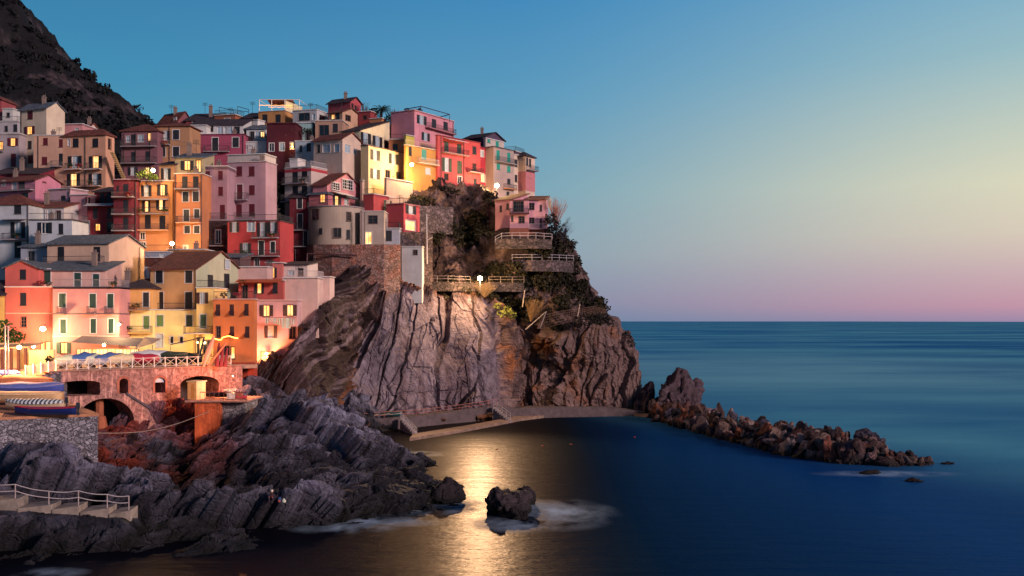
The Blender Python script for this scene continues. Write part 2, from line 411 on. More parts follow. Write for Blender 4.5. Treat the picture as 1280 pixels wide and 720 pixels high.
cxy = np.array([(a/100, b_/100) for a, b_, _ in ctl]); cD = np.array([c for *_, c in ctl], float)
NR, NC, NWR = 330, 560, 70
u = np.linspace(0, 1, NC); v = np.linspace(0, 1, NR)
xl = 296.; topx = xl+(712-xl)*u
ytop = np.interp(topx, [296, 320, 345, 370, 395, 412, 430, 450, 470, 500, 512, 520, 545, 575, 600, 620, 640, 665, 690, 712], [470, 462, 446, 408, 385, 366, 345, 320, 306, 300, 285, 219, 220, 228, 235, 243, 252, 268, 282, 300])
Y = ytop[None]+(555-ytop[None])*v[:, None]
xs = np.interp(Y, [290, 300, 330, 350, 385, 400, 420, 450, 470, 500, 555], [702, 708, 724, 735, 752, 762, 775, 788, 795, 799, 802])
X = xl+(xs-xl)*u[None]
D = rbf(cxy, cD, np.stack([X/100, Y/100], -1), 1e-4)
# the slab ends in a sharp vertical edge at x=622, rock to its right recessed
pos = np.stack([(X-640)/F*D, D, CH-(Y-401)/F*D], -1)
nW = 60; w = np.linspace(0, 1, nW+1)[1:]
last = pos[:, -1:]; ray = np.stack([last[..., 0]/last[..., 1], np.ones_like(last[..., 0]), last[..., 0]*0], -1)
side = last+ray*(55*w[None, :, None]**1.3)+np.array([-30., 0, 0])*(w[None, :, None]**2.2)
pos = np.concatenate([pos, side], 1); XF = np.c_[X, np.repeat(X[:, -1:], nW, 1)]; YF = np.c_[Y, np.repeat(Y[:, -1:], nW, 1)]
wr = np.linspace(0, 1, 21)[1:][::-1]
back = pos[:1]+np.array([0., 1, -.04])*(wr[:, None, None]*34)
pos = np.concatenate([back, pos], 0); XF = np.r_[np.repeat(XF[:1], 20, 0), XF]; YF = np.r_[np.repeat(YF[:1], 20, 0), YF]
du = np.gradient(pos, axis=1); dv = np.gradient(pos, axis=0); nrm = np.cross(du, dv); nrm /= np.linalg.norm(nrm, axis=-1, keepdims=True)+1e-9
if nrm[150, 200, 1] > 0: nrm = -nrm
slab = blur(inpoly(XF, YF, [(492, 350), (520, 368), (600, 374), (621, 392), (621, 512), (405, 540), (420, 500), (452, 430)]).astype(float), 5)
strata = blur(inpoly(XF, YF, [(492, 350), (452, 430), (415, 500), (400, 560), (280, 560), (280, 380), (400, 330), (470, 320)]).astype(float), 9)
veg = np.clip(blur(inpoly(XF, YF, [(500, 200), (720, 280), (745, 345), (770, 398), (700, 412), (640, 402), (622, 385), (600, 372), (530, 366), (500, 350)]).astype(float), 13), 0, 1)
rightr = np.clip(1-slab-strata-veg, 0, 1)
p = pos
wp = p+fbm(p*.12, 3)[..., None]*np.array([1.0, 0, .8])
# slab plates: tall tilted cells
tilt = np.clip((560-XF)/110, 0, 1)*.45
sx = wp[..., 0]-wp[..., 2]*tilt
F1, F2, rid, vec = voro(np.stack([sx*.17, p[..., 1]*.0+3, p[..., 2]*.045], -1))
crack = np.clip(1-(F2-F1)/.032, 0, 1)
G1, G2, gid, gvec = voro(np.stack([sx*.30+9, p[..., 1]*0+7, (p[..., 2]+p[..., 0]*.5)*.12], -1))
crack2 = np.clip(1-(G2-G1)/.045, 0, 1)*(gid > .35)
ds = (rid-.5)*1.0+vec[..., 0]*(rid-.4)*.7-crack*1.5-crack2*.4+fbm(p*.5, 4)*.16
low = np.clip((YF-470)/40, 0, 1)
K1, K2, kid, kv = voro(wp*np.array([.45, .3, .4])); T1, T2, tid, tv = voro(np.stack([sx*.62+5, p[..., 1]*.3, p[..., 2]*.30+sx*.1], -1)); ds += (tid-.5)*.30+tv[..., 0]*(tid-.5)*.5-np.clip(1-(T2-T1)/.03, 0, 1)*.10
ds += low*((kid-.5)*.9-np.clip(1-(K2-K1)/.1, 0, 1)*.5)
# steep strata climbing to the right
q = (p[..., 0]*math.sin(R(60))-p[..., 2]*math.cos(R(60)))+fbm(p*.06, 2)*.35
al = p[..., 0]*math.cos(R(56))+p[..., 2]*math.sin(R(56))
saw = lambda z: (z-np.floor(z))**1.6
U1, U2, uid, uv = voro(np.stack([q*.55, al*.16, p[..., 1]*.2], -1)+8)
dst = (uid-.5)*1.3+uv[..., 1]*(uid-.5)*1.6-np.clip(1-(U2-U1)/.08, 0, 1)*.5+saw(q*.42)*1.2+saw(q*1.15+pnoise(np.stack([al*.08, q*.4, q*0], -1))*.5)*.55+fbm(np.stack([q*1.2, al*.25, p[..., 1]*.4], -1), 4)*.45
# broken rock
A1, A2, aid, av = voro(np.stack([(wp[..., 0]-wp[..., 2]*.35)*.28, wp[..., 1]*.2, wp[..., 2]*.11], -1)+4); B1, B2, bid, bv = voro(wp*np.array([.75, .5, .5])+1.5)
dr = ridged(p*np.array([.11, .1, .07]), 5, .55)*1.5+(aid-.5)*1.4+av[..., 0]*1.4+av[..., 2]*.8-np.clip(1-(A2-A1)/.06, 0, 1)*.4+(bid-.5)*.5+bv[..., 0]*.5-np.clip(1-(B2-B1)/.07, 0, 1)*.15+fbm(p*.9, 4)*.3
dvg = fbm(p*.16, 5, .55)*2.0+fbm(p*.8, 4)*.5+(aid-.5)*1.0
dvg = dvg*(1-.85*blur(((XF > 610) & (XF < 696) & (YF < 325)).astype(float), 9)); disp = slab*ds+strata*dst+rightr*dr+veg*dvg
edge = np.ones(NC+nW); edge[NC-50:NC+20] = .62; disp = disp*edge[None]
pos = p+nrm*disp[..., None]
c_slab = np.array(lin('#928993')); c_slab2 = np.array(lin('#6a5c64')); c_st = np.array(lin('#3e2c2c')); c_st2 = np.array(lin('#8a7a80'))
c_r = np.array(lin('#7c6864')); c_r2 = np.array(lin('#8c5a38')); c_v = np.array(lin('#3a2c2e')); c_v2 = np.array(lin('#806c68'))
def mixc(f, a, b_): f = np.clip(f, 0, 1)[..., None]; return a*(1-f)+b_*f
rust = np.clip(fbm(p*np.array([.5, .3, .05]), 4)*1.4-.1, 0, 1)
colr = slab[..., None]*mixc(rid*.6+rust*.8, c_slab, c_slab2)+strata[..., None]*mixc(np.clip(fbm(np.stack([q*2.6, al*.10, q*0], -1), 4)*1.7-.05, 0, 1), c_st, c_st2)
colr += rightr[..., None]*mixc(np.clip(fbm(p*.22, 4)*1.5+.02+(675-XF)/150, 0, 1), c_r, c_r2)+veg[..., None]*mixc(fbm(p*.3, 5)*1.8+.15, c_v, c_v2)
wet = np.clip(1-(pos[..., 2]-.2)/1.6, 0, 1)[..., None]; colr = colr*np.array([.74, .68, .74])*(1-wet*.75)   # dark algae band at the waterline
nr, nc = pos.shape[:2]
cl = np_mesh('cliff', pos.reshape(-1, 3), grid_faces(nr, nc), rock(.7, 1., -62., .6), False, colr.reshape(-1, 3)); tag(cl, kind='structure')
CLIFF = pos; CX = XF; CY = YF; CN = nrm; CVEG = veg

# ------------------------------------------------------------------ foreground rocks (height field in world x, y)
fc = []
def fw(px, D, z): fc.append(((px-640)/F*D, D, z))
for px, D in [(-60,72),(0,74),(100,77.5),(250,81),(330,85),(400,90),(470,94),(520,97),(572,101.5),(560,110),(538,123),(500,146),(445,160)]:
    fw(px, D, 0.1)
for px, D in [(-60,67),(0,69),(100,73),(250,76),(400,84),(520,91),(600,97),(610,112),(590,130),(550,150),(490,166),(700,100),(650,140)]: fw(px, D, -2.6)
for a in [(40,80,1.2),(0,86,2.6),(80,86,2.0),(140,85,1.0),(120,90,2.0),(0,93,4.8),(60,93,4.9),(110,94.5,4.3),(60,100,4),(168,92,3.8),(205,91,2.2),(190,84,.9),(240,87,1.8),(290,88,1.2),(330,91,1.3),(200,100,-.3),(245,101,.5),(300,98,1.4),
          (275,106,2.7),(370,125,8.1),(330,125,6.9),(402,122,6.3),(432,118,4.0),(470,116,2.7),(300,118,4.9),(350,112,4.1),(400,108,3.6),(250,118,3.2),(520,108,2.7),(493,112,2.7),(545,104.5,1.7),(450,100,2.6),(485,103,2.8),(420,93,.9),(440,108,2.7),
          (370,138,6.0),(430,138,2.0),(480,138,.8),(455,152,.6),(410,150,3.0),(330,140,8),(300,150,10.3),(345,150,9.6),(375,155,9.0),(400,160,7),(150,124,4.6),(120,121,4.2),(205,124,4.4),(180,112,2.2),(240,126,4.0),(140,115,2.2),(155,131,4.8),(290,129,6.3),(150,140,4),(200,140,4),(100,130,1),(260,140,7),(60,120,3),(0,110,4),(225,113,2.3),(375,100,2.2),(340,103,2.4),(420,170,9)]: fw(*a)
for a in [(-220,74,.1),(-400,76,.1),(-220,69,-2.6),(-400,70,-2.6),(-200,86,3),(-400,88,4),(-250,100,5),(-450,110,8),(-250,120,8),(-400,140,12),(-200,150,13)]: fw(*a)
fc = np.array(fc)
gx = np.r_[np.arange(-110, -64, .5), np.arange(-64, 2, .17)]; gy = np.arange(64, 172, .22); GX, GY = np.meshgrid(gx, gy)
Z = rbf(fc[:, :2]/20, fc[:, 2], np.stack([GX, GY], -1)/20, 2e-4)
P3 = np.stack([GX, GY, Z], -1)
# bedding planes dip to the lower left: a stack of tilted layers
wq = P3+fbm(P3*.07, 3)[..., None]*1.4
a1_ = GX*math.cos(R(38))+GY*math.sin(R(38)); a2_ = -GX*math.sin(R(38))+GY*math.cos(R(38))     # along / across the strike
qq = a2_*.55-P3[..., 2]*.9+fbm(P3*.10, 2)*1.0
B1, B2, bid, bv = voro(np.stack([a1_*.085, a2_*.16, P3[..., 2]*.1], -1)+fbm(P3*.15, 3)[..., None]*.3+2)
C1, C2, cid, cv = voro(np.stack([a1_*.22, a2_*.42, P3[..., 2]*.2], -1)+fbm(P3*.3, 3)[..., None]*.3+6)
E1, E2, eid, ev = voro(np.stack([a1_*.6, a2_*1.2, P3[..., 2]*.5], -1)+3)
dz = (bid-.5)*2.3+(bv[..., 0]*2.2+bv[..., 1]*2.6*(bid+.3))-np.clip(1-(B2-B1)/.09, 0, 1)*1.0
dz += (cid-.5)*1.2+cv[..., 1]*1.2*cid-np.clip(1-(C2-C1)/.10, 0, 1)*.7+(saw(qq*.42)-.5)*1.0+(saw(qq*1.3)-.5)*.35
dz += (eid-.5)*.30+ev[..., 1]*.25-np.clip(1-(E2-E1)/.12, 0, 1)*.2+fbm(P3*.8, 4)*.14
zz = Z+dz*np.interp(640+GX/GY*F, [380, 450], [.62, .42])*np.clip(.35+(Z+1)/3, .35, 1.1)
steps = blur(((GX > xpx(-30, 84)) & (GX < xpx(165, 84)) & (GY > 81.5) & (GY < 87)).astype(float), 7); zz = zz*(1-steps)+(np.interp(GX, [xpx(-30, 84), xpx(165, 84)], [2.65, 1.95])+dz*.1)*steps
# keep rock out of the stone jetty, basin steps and under the small platform
lz = np.clip(zz-Z, -1.5, 1.5)*(1-steps); gpos = np.stack([GX+fbm(P3*.5+5, 3)*.35+lz*.75, GY+fbm(P3*.5+9, 3)*.35-lz*.5, zz], -1)
ca, cb, cc, cr = (np.array(lin(h)) for h in ('#2c2938', '#6a687e', '#12101c', '#84301f'))
fcx = 640+GX/GY*F
red = np.clip((fbm(P3*.12+3, 3)+.35)*1.2, 0, 1)*np.clip((GY-98)/14, 0, 1)*np.clip((310-fcx)/70, 0, 1)  # reddish rock zone, deepened to paint in orange lamp glow
colg = mixc(bid*.55+cid*.35+fbm(P3*.3, 4)*.8-.02, ca, cb); colg = mixc(np.clip(fbm(P3*.6+2, 4)*1.6-.15, 0, 1), colg, cc); colg = mixc(red*.95, colg, cr); colg = colg*(.75+.55*np.clip((zz-1.5)/5, 0, 1))[..., None]  # last factor lightens higher rock, painting highlights on the hump
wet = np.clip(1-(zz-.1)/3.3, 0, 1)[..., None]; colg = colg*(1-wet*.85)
nr, nc = GX.shape
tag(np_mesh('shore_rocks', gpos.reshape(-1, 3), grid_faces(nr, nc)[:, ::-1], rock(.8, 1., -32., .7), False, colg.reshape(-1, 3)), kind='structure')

# ------------------------------------------------------------------ village hillside
def hill_z(X, Y):
    px = 640+X/Y*F
    z = 18.5+.48*(Y-150)
    z = np.minimum(z, 44.5+.03*(Y-200))
    cap = np.interp(px, [300, 345, 360, 400, 470, 500, 520, 600, 640, 668, 690, 710], [99, 99, 99, 99, 99, 46, 43.5, 42, 40, 38, 32, 26])
    z = np.minimum(z, cap)
    return z
hx = np.linspace(-190, 12, 290); hy = np.linspace(147.5, 300, 180); HX, HY = np.meshgrid(hx, hy)
HZ = hill_z(HX, HY); HZ += fbm(np.stack([HX, HY, HX*0], -1)*.12, 4)*.9-.6
pxh = 640+HX/HY*F
HZ = np.where(pxh > 690, np.minimum(HZ, -3), HZ)
fr = (HY < 190) & (pxh > 355); HZ = np.where(fr, np.minimum(HZ, 6), HZ)
hp = np.stack([HX, HY, HZ], -1); hc = mixc(fbm(hp*.2, 4)+.4, np.array(lin('#35302a')), np.array(lin('#5b4a40')))
hf = grid_faces(*HX.shape)[:, ::-1]; fpx = pxh.ravel()[hf].max(1); fy = HY.ravel()[hf].min(1); hf = hf[~((fpx > 302) & (fy < 166)) & ~((fpx > 352) & (fy < 199)) & ~((fpx > 495) & (fy < 213)) & (fpx < 692)]
tag(np_mesh('hillside', hp.reshape(-1, 3), hf, rock(.6), True, hc.reshape(-1, 3)), kind='structure')

# ------------------------------------------------------------------ the mountain behind
mx = np.linspace(-330, -66, 400); my = np.linspace(205, 420, 160); MX, MY = np.meshgrid(mx, my)
prof_x = [-900, -300, -40, 0, 25, 35, 48, 65, 100, 125, 150, 170, 190, 215, 300]; prof_y = [-420, -250, -70, -18, 12, 38, 48, 64, 88, 110, 124, 141, 156, 168, 230]
# crest at Y=300: heights from the outline seen against the sky
crest = lambda px: CH-(np.interp(px, prof_x, prof_y)-401)/F*300
pxm = 640+MX/300*F; cz = crest(pxm)
tt = np.clip((MY-205)/95, 0, 1); MZ = 44+(cz-44)*tt**1.15*1.0; MZ = np.where(MY > 300, cz-(MY-300)*.35, MZ)
m3 = np.stack([MX, MY, MZ], -1)
n_ = ridged(m3*np.array([.03, .02, .02]), 5, .55)*5*np.clip((MY-205)/30, 0, 1)*np.clip(np.abs(MY-300)/40, .12, 1)
MZ = MZ+n_+fbm(m3*.25, 4)*1.0
m3 = np.stack([MX, MY, MZ], -1)
bare = np.clip(fbm(m3*np.array([.06, .05, .045]), 5)*3.4-1.25, 0, 1)
mc = mixc(bare*(.15+.5*(fbm(m3*.5, 4) > 0)), np.array(lin('#0c0a12')), np.array(lin('#54464c')))
tag(np_mesh('mountain', m3.reshape(-1, 3), grid_faces(*MX.shape)[:, ::-1], rock(1.5, .5), False, mc.reshape(-1, 3)), kind='structure')

# ------------------------------------------------------------------ scrub: many small leaf faces
def leaf_cloud(name, centers, radii, m, per=46, size=.28, squash=.75, kind='stuff', parent=None):
    n = len(centers); c = np.repeat(np.asarray(centers), per, 0); r = np.repeat(np.asarray(radii), per)
    d = rng.normal(size=(n*per, 3)); d /= np.linalg.norm(d, axis=1)[:, None]; rad = rng.uniform(.55, 1.05, n*per)
    cc_ = c+d*(r*rad)[:, None]*np.array([1, 1, squash])
    a = rng.normal(size=(n*per, 3)); a /= np.linalg.norm(a, axis=1)[:, None]; b_ = np.cross(a, rng.normal(size=(n*per, 3))); b_ /= np.linalg.norm(b_, axis=1)[:, None]
    s = (size*(.5+r/np.mean(radii)*.5)*rng.uniform(.6, 1.4, n*per))[:, None]
    vv = np.stack([cc_-a*s, cc_+b_*s*.6, cc_+a*s, cc_-b_*s*.6], 1).reshape(-1, 3)
    if parent is not None: vv = vv-np.array(root_of(parent).location)
    o = np_mesh(name, vv, np.arange(len(vv)).reshape(-1, 4), m, False, None, parent)
    if kind: o['kind'] = kind
    return o
idx = rng.choice(MX.size, 5200, replace=False); mm = m3.reshape(-1, 3)[idx]; keep = (bare.reshape(-1)[idx] < .3) & (mm[:, 1] < 312); mm = mm[keep]
leaf_cloud('mountain_scrub', mm, rng.uniform(.8, 2.2, len(mm)), leafm('#17171a'), 40, .55)
cm = (CVEG[20:, :NC+8]*(fbm(CLIFF[20:, :NC+8]*.13+7, 3) > -.02)); cand = np.argwhere(cm > .5); sel = cand[rng.choice(len(cand), 1350, replace=False)]
sp_ = CLIFF[20:, :NC+8][sel[:, 0], sel[:, 1]]
clear = ((CX[20:, :NC+8][sel[:, 0], sel[:, 1]] > 617) & (CX[20:, :NC+8][sel[:, 0], sel[:, 1]] < 688) & (CY[20:, :NC+8][sel[:, 0], sel[:, 1]] < 300))
sp_ = sp_[~clear]
leaf_cloud('cliff_scrub', sp_, rng.uniform(.35, 1.25, len(sp_)), leafm('#2b271c'), 34, .26)
# ------------------------------------------------------------------ houses
Dy = lambda y: 67/(.48-(401-y)/F)
class Facade:
    """a vertical wall plane: origin, unit direction u (away from the near corner), outward normal n"""
    def __init__(s, o, u, n, length): s.o = Vector(o); s.u = Vector(u); s.n = Vector(n); s.len = length
    def s_at(s, px):
        k = (px-640)/F; return (k*s.o.y-s.o.x)/(s.u.x-k*s.u.y)
    def z_at(s, px, py):
        d = s.o.y+s.u.y*s.s_at(px); return CH-(py-401)/F*d
    def pt(s, a, out, z): q = s.o+s.u*a+s.n*out; return (q.x, q.y, z)
    def rect(s, x0, x1, y0, y1):
        a, b = sorted((s.s_at(x0), s.s_at(x1))); xm = (x0+x1)/2; return a, b, s.z_at(xm, y1), s.z_at(xm, y0)
    def slab(s, m, a0, a1, z0, z1, o0, o1):
        m.prism([s.pt(a0, o0, z0), s.pt(a1, o0, z0), s.pt(a1, o1, z0), s.pt(a0, o1, z0)], [s.pt(a0, o0, z1), s.pt(a1, o0, z1), s.pt(a1, o1, z1), s.pt(a0, o1, z1)])
def railing(parent, fa, a0, a1, z0, h, out, m, ends=None, rails=2, gap=.16, name='railing', r=.02):
    b = MB(); n = max(2, int((a1-a0)/gap))
    for i in range(n+1):
        a = a0+(a1-a0)*i/n; b.bar(fa.pt(a, out, z0), fa.pt(a, out, z0+h), r*.7)
    b.bar(fa.pt(a0, out, z0+h), fa.pt(a1, out, z0+h), r*1.6); b.bar(fa.pt(a0, out, z0+.08), fa.pt(a1, out, z0+.08), r)
    if ends is not None:
        for a in (a0, a1):
            b.bar(fa.pt(a, ends, z0+h), fa.pt(a, out, z0+h), r*1.6)
            k = max(1, int((out-ends)/gap))
            for j in range(k): b.bar(fa.pt(a, ends+(out-ends)*j/k, z0), fa.pt(a, ends+(out-ends)*j/k, z0+h), r*.7)
    return b.build(name, m, parent)
IRON = plain('#20202a', .5); WHITE = plaster('#cfc8c8'); TRIM = plain('#cdc6c8', .7); WOOD = plain('#4a2f24', .7)
def window(parent, fa, spec, sc):
    x, y, w, h, k = spec[:5]; sc = spec[5] if len(spec) > 5 else sc
    sh = 's' in k[1:]
    if 'f' in k[1:]: fa = Facade(fa.o+fa.n*.19, fa.u, fa.n, fa.len)
    a0, a1, z0, z1 = fa.rect(x-w/2, x+w/2, y-h/2, y+h/2)
    door = 'd' in k[1:]
    if sh:
        t = (a1-a0)*.27; s0, s1 = (a0, a0+t), (a1-t, a1); a0 += t; a1 -= t
    base = k[0]; fr = MB(); f = .07
    tw = .11 if 't' in k else .05; proud = .035
    trim = 't' in k
    fr_m = TRIM if (trim or base in 'pw') else (plain('#5b4038', .7) if base in 'lg' else plain('#6a5850', .8))
    # outer surround (proud of the wall) and inner frame in the reveal
    if trim or base != 'c':
        q = tw if trim else .05
        for (p0, p1, q0, q1) in ((a0-q, a0, z0, z1), (a1, a1+q, z0, z1), (a0-q, a1+q, z1, z1+q)):
            fa.slab(fr, p0, p1, q0, q1, -.02, proud)
    fa.slab(fr, a0-.10, a1+.10, z0-.07, z0, -.02, .09)      # sill
    if base != 'c':
        for (p0, p1, q0, q1) in ((a0, a0+f, z0, z1), (a1-f, a1, z0, z1), (a0+f, a1-f, z1-f, z1), (a0+f, a1-f, z0, z0+f)):
            fa.slab(fr, p0, p1, q0, q1, -.16, -.10)
        if a1-a0 > .7:
            c = (a0+a1)/2; fa.slab(fr, c-.04, c+.04, z0+f, z1-f, -.155, -.095)
        if 'm' in k:
            for i in (1, 2):
                c = z0+(z1-z0)*i/3; fa.slab(fr, a0+f, a1-f, c-.03, c+.03, -.15, -.09)
            nn = max(2, int((a1-a0)/.6))
            for i in range(1, nn):
                c = a0+(a1-a0)*i/nn; fa.slab(fr, c-.03, c+.03, z0+f, z1-f, -.153, -.093)
    wo = fr.build('window', fr_m, parent)
    pm = {'g': glass(), 'l': litpane(1.7), 'w': plain('#b9c4cc', .5), 'p': plain('#8fa3b4', .35)}.get(base)
    if base == 'c':
        b = MB(); mid = (a0+a1)/2
        if 'v' in k:
            zc = z0+(z1-z0)*.45
            fa.slab(b, a0+.01, a1-.01, zc, z1-.01, -.06, -.02)
            b.prism([fa.pt(a0, -.02, zc), fa.pt(a1, -.02, zc), fa.pt(a1, .55, z0+.1), fa.pt(a0, .55, z0+.1)], [fa.pt(a0, .03, zc), fa.pt(a1, .03, zc), fa.pt(a1, .60, z0+.1), fa.pt(a0, .60, z0+.1)])
            b.build('shutter', slats(sc), wo)
            g = MB(); fa.slab(g, a0, a1, z0, z1, -.15, -.12); g.build('pane', glass(), wo)
        elif a1-a0 > .6:
            for (p0, p1) in ((a0+.01, mid-.01), (mid+.01, a1-.01)):
                b = MB(); fa.slab(b, p0, p1, z0+.01, z1-.01, -.06, -.015); b.build('shutter', slats(sc), wo)
        else:
            fa.slab(b, a0+.01, a1-.01, z0+.01, z1-.01, -.06, -.015); b.build('shutter', slats(sc), wo)
    else:
        b = MB(); fa.slab(b, a0, a1, z0, z1, -.14, -.12); b.build('pane', pm, wo)
    if sh:
        for p0, p1 in (s0, s1):
            b = MB(); fa.slab(b, p0, p1, z0+.01, z1-.01, .01, .055); b.build('shutter', slats(sc), wo)
    return wo
def holes(fa, specs):
    r = []
    for sp in specs:
        x, y, w, h, k = sp[:5]; a0, a1, z0, z1 = fa.rect(x-w/2, x+w/2, y-h/2, y+h/2)
        if 's' in k[1:]: t = (a1-a0)*.27; a0 += t; a1 -= t
        r.append((a0, a1, z0, z1))
    return r
def wall_face(m, fa, z0, z1, hs):
    """facade rectangle with real window openings and reveals"""
    hs = [(max(a, .02), min(b, fa.len-.02), max(c, z0+.02), min(d, z1-.02)) for a, b, c, d in hs]
    hs = [q for q in hs if q[1]-q[0] > .05 and q[3]-q[2] > .05]
    A = sorted({0., fa.len, *[q[0] for q in hs], *[q[1] for q in hs]}); Zs = sorted({z0, z1, *[q[2] for q in hs], *[q[3] for q in hs]})
    for i in range(len(A)-1):
        ca = (A[i]+A[i+1])/2
        for j in range(len(Zs)-1):
            cz_ = (Zs[j]+Zs[j+1])/2
            if any(q[0] < ca < q[1] and q[2] < cz_ < q[3] for q in hs): continue
            m.face(fa.pt(A[i], 0, Zs[j]), fa.pt(A[i+1], 0, Zs[j]), fa.pt(A[i+1], 0, Zs[j+1]), fa.pt(A[i], 0, Zs[j+1]))
    dp = -.22
    for a, b, c, d in hs:
        m.face(fa.pt(a, 0, c), fa.pt(a, dp, c), fa.pt(a, dp, d), fa.pt(a, 0, d)); m.face(fa.pt(b, 0, c), fa.pt(b, 0, d), fa.pt(b, dp, d), fa.pt(b, dp, c))
        m.face(fa.pt(a, 0, d), fa.pt(a, dp, d), fa.pt(b, dp, d), fa.pt(b, 0, d)); m.face(fa.pt(a, 0, c), fa.pt(b, 0, c), fa.pt(b, dp, c), fa.pt(a, dp, c))
        m.face(fa.pt(a, dp, c), fa.pt(b, dp, c), fa.pt(b, dp, d), fa.pt(a, dp, d))
def thick(m, pts, th):
    pts = [Vector(p) for p in pts]; m.prism([p-Vector((0, 0, th)) for p in pts], pts)
def house(label, blocks, cat='house', group='houses stacked on the hillside', name='house'):
    b0 = blocks[0]; D0 = b0.get('D') or Dy(b0['b']); root = None; info = []
    for b in blocks:
        xa, xb, xc = b['x']; D = b.get('D') or Dy(b['b']); t = R(b.get('t', 12)); kb = (xb-640)/F
        O = Vector((kb*D, D, 0)); uL = Vector((-math.cos(t), math.sin(t), 0)); uR = Vector((math.sin(t), math.cos(t), 0))
        fL = Facade(O, uL, (-math.sin(t), -math.cos(t), 0), 1); fR = Facade(O, uR, (math.cos(t), -math.sin(t), 0), 1)
        fL.len = fL.s_at(xa) if xa is not None else b.get('dl', 7.); fR.len = fR.s_at(xc) if xc is not None else b.get('d', 5.5)
        fL.len = min(max(fL.len, .5), 40); fR.len = min(max(fR.len, .5), 30)
        ze = CH-(b['e']-401)/F*D; zb = CH-(b['b']-401)/F*D
        zbot = b.get('zb', None)
        if zbot is None:
            far = O+uL*fL.len; zbot = min(zb-2.5, hill_z(O.x, O.y)-1.5, hill_z(far.x, far.y)-1.5) if not b.get('up') else zb
        if root is None:
            c = O+uL*fL.len*.5+uR*fR.len*.5; root = empty(name, (c.x, c.y, zb), label, cat, group)
        W_ = b.get('w', []); wl = [q for q in W_ if (q[0] < xb and not (len(q) > 6 and q[6] == 'R'))]; wr_ = [q for q in W_ if q not in wl]
        m = MB(); par = .0; rf = b.get('r', ('flat',)); kind = rf[0]
        ztop = ze+(rf[1] if kind == 'flat' and len(rf) > 1 else (.35 if kind == 'flat' else 0))
        mR = MB() if b.get('cR') else m
        wall_face(m, fL, zbot, ztop, holes(fL, wl)); wall_face(mR, fR, zbot, ztop, holes(fR, wr_))
        a_, c_ = fL.len, fR.len; Q = lambda s, r, z: (O.x+uL.x*s+uR.x*r, O.y+uL.y*s+uR.y*r, z)
        m.face(Q(a_, 0, zbot), Q(a_, c_, zbot), Q(a_, c_, ztop), Q(a_, 0, ztop)); m.face(Q(0, c_, zbot), Q(a_, c_, zbot), Q(a_, c_, ztop), Q(0, c_, ztop))
        if b.get('up'): m.face(Q(0, 0, zbot), Q(a_, 0, zbot), Q(a_, c_, zbot), Q(0, c_, zbot))
        rm = roofm(rf[2]) if kind != 'flat' and len(rf) > 2 else roofm('dark'); ro = MB(); oh = .35; th = .16
        if kind == 'flat':
            m.face(Q(.25, .25, ze), Q(a_-.25, .25, ze), Q(a_-.25, c_-.25, ze), Q(.25, c_-.25, ze))
            for (s0, s1, r0, r1) in ((0, a_, 0, .25), (0, a_, c_-.25, c_), (0, .25, .25, c_-.25), (a_-.25, a_, .25, c_-.25)):
                m.prism([Q(s0, r0, ze), Q(s1, r0, ze), Q(s1, r1, ze), Q(s0, r1, ze)], [Q(s0, r0, ztop), Q(s1, r0, ztop), Q(s1, r1, ztop), Q(s0, r1, ztop)])
            e = .10; cm_ = b.get('cop', TRIM)
            for (s0, s1, r0, r1) in ((-e, a_+e, -e, .3), (-e, a_+e, c_-.3, c_+e), (-e, .3, .3, c_-.3), (a_-.3, a_+e, .3, c_-.3)):
                ro.prism([Q(s0, r0, ztop+.003), Q(s1, r0, ztop+.003), Q(s1, r1, ztop+.003), Q(s0, r1, ztop+.003)], [Q(s0, r0, ztop+.12), Q(s1, r0, ztop+.12), Q(s1, r1, ztop+.12), Q(s0, r1, ztop+.12)])
            rm = cm_
        else:
            if kind == 'gR':   # ridge along L, gable shown on R
                dm = D+uR.y*c_/2; zr = CH-(rf[1]-401)/F*dm; zr = max(zr, ze+.6)
                for s, mk in ((0, mR), (a_, m)): mk.face(Q(s, 0, ze), Q(s, c_, ze), Q(s, c_/2, zr))
                k = (zr-ze)/(c_/2)
                thick(ro, [Q(-oh, -oh, ze-oh*k+th), Q(a_+oh, -oh, ze-oh*k+th), Q(a_+oh, c_/2, zr+th), Q(-oh, c_/2, zr+th)], th)
                thick(ro, [Q(-oh, c_+oh, ze-oh*k+th), Q(-oh, c_/2, zr+th), Q(a_+oh, c_/2, zr+th), Q(a_+oh, c_+oh, ze-oh*k+th)], th)
            elif kind == 'gL':
                dm = D+uL.y*a_/2; zr = CH-(rf[1]-401)/F*dm; zr = max(zr, ze+.6); k = (zr-ze)/(a_/2)
                for r in (0, c_): m.face(Q(0, r, ze), Q(a_, r, ze), Q(a_/2, r, zr))
                thick(ro, [Q(-oh, -oh, ze-oh*k+th), Q(a_/2, -oh, zr+th), Q(a_/2, c_+oh, zr+th), Q(-oh, c_+oh, ze-oh*k+th)], th)
                thick(ro, [Q(a_+oh, -oh, ze-oh*k+th), Q(a_+oh, c_+oh, ze-oh*k+th), Q(a_/2, c_+oh, zr+th), Q(a_/2, -oh, zr+th)], th)
            elif kind == 'hip':
                dm = D+uR.y*c_/2; zr = max(CH-(rf[1]-401)/F*dm, ze+.5); i = min(c_/2, a_*.45); j = c_/2
                if a_ < c_: i = a_/2; 
                p0, p1, p2, p3 = Q(-oh, -oh, ze+th), Q(a_+oh, -oh, ze+th), Q(a_+oh, c_+oh, ze+th), Q(-oh, c_+oh, ze+th)
                if a_ >= c_: r0, r1 = Q(i, j, zr), Q(a_-i, j, zr)
                else: j = a_/2; r0, r1 = Q(i, j, zr), Q(i, c_-j, zr)
                ro.face(*[tuple(Vector(p)-Vector((0, 0, th))) for p in (p0, p1, p2, p3)])
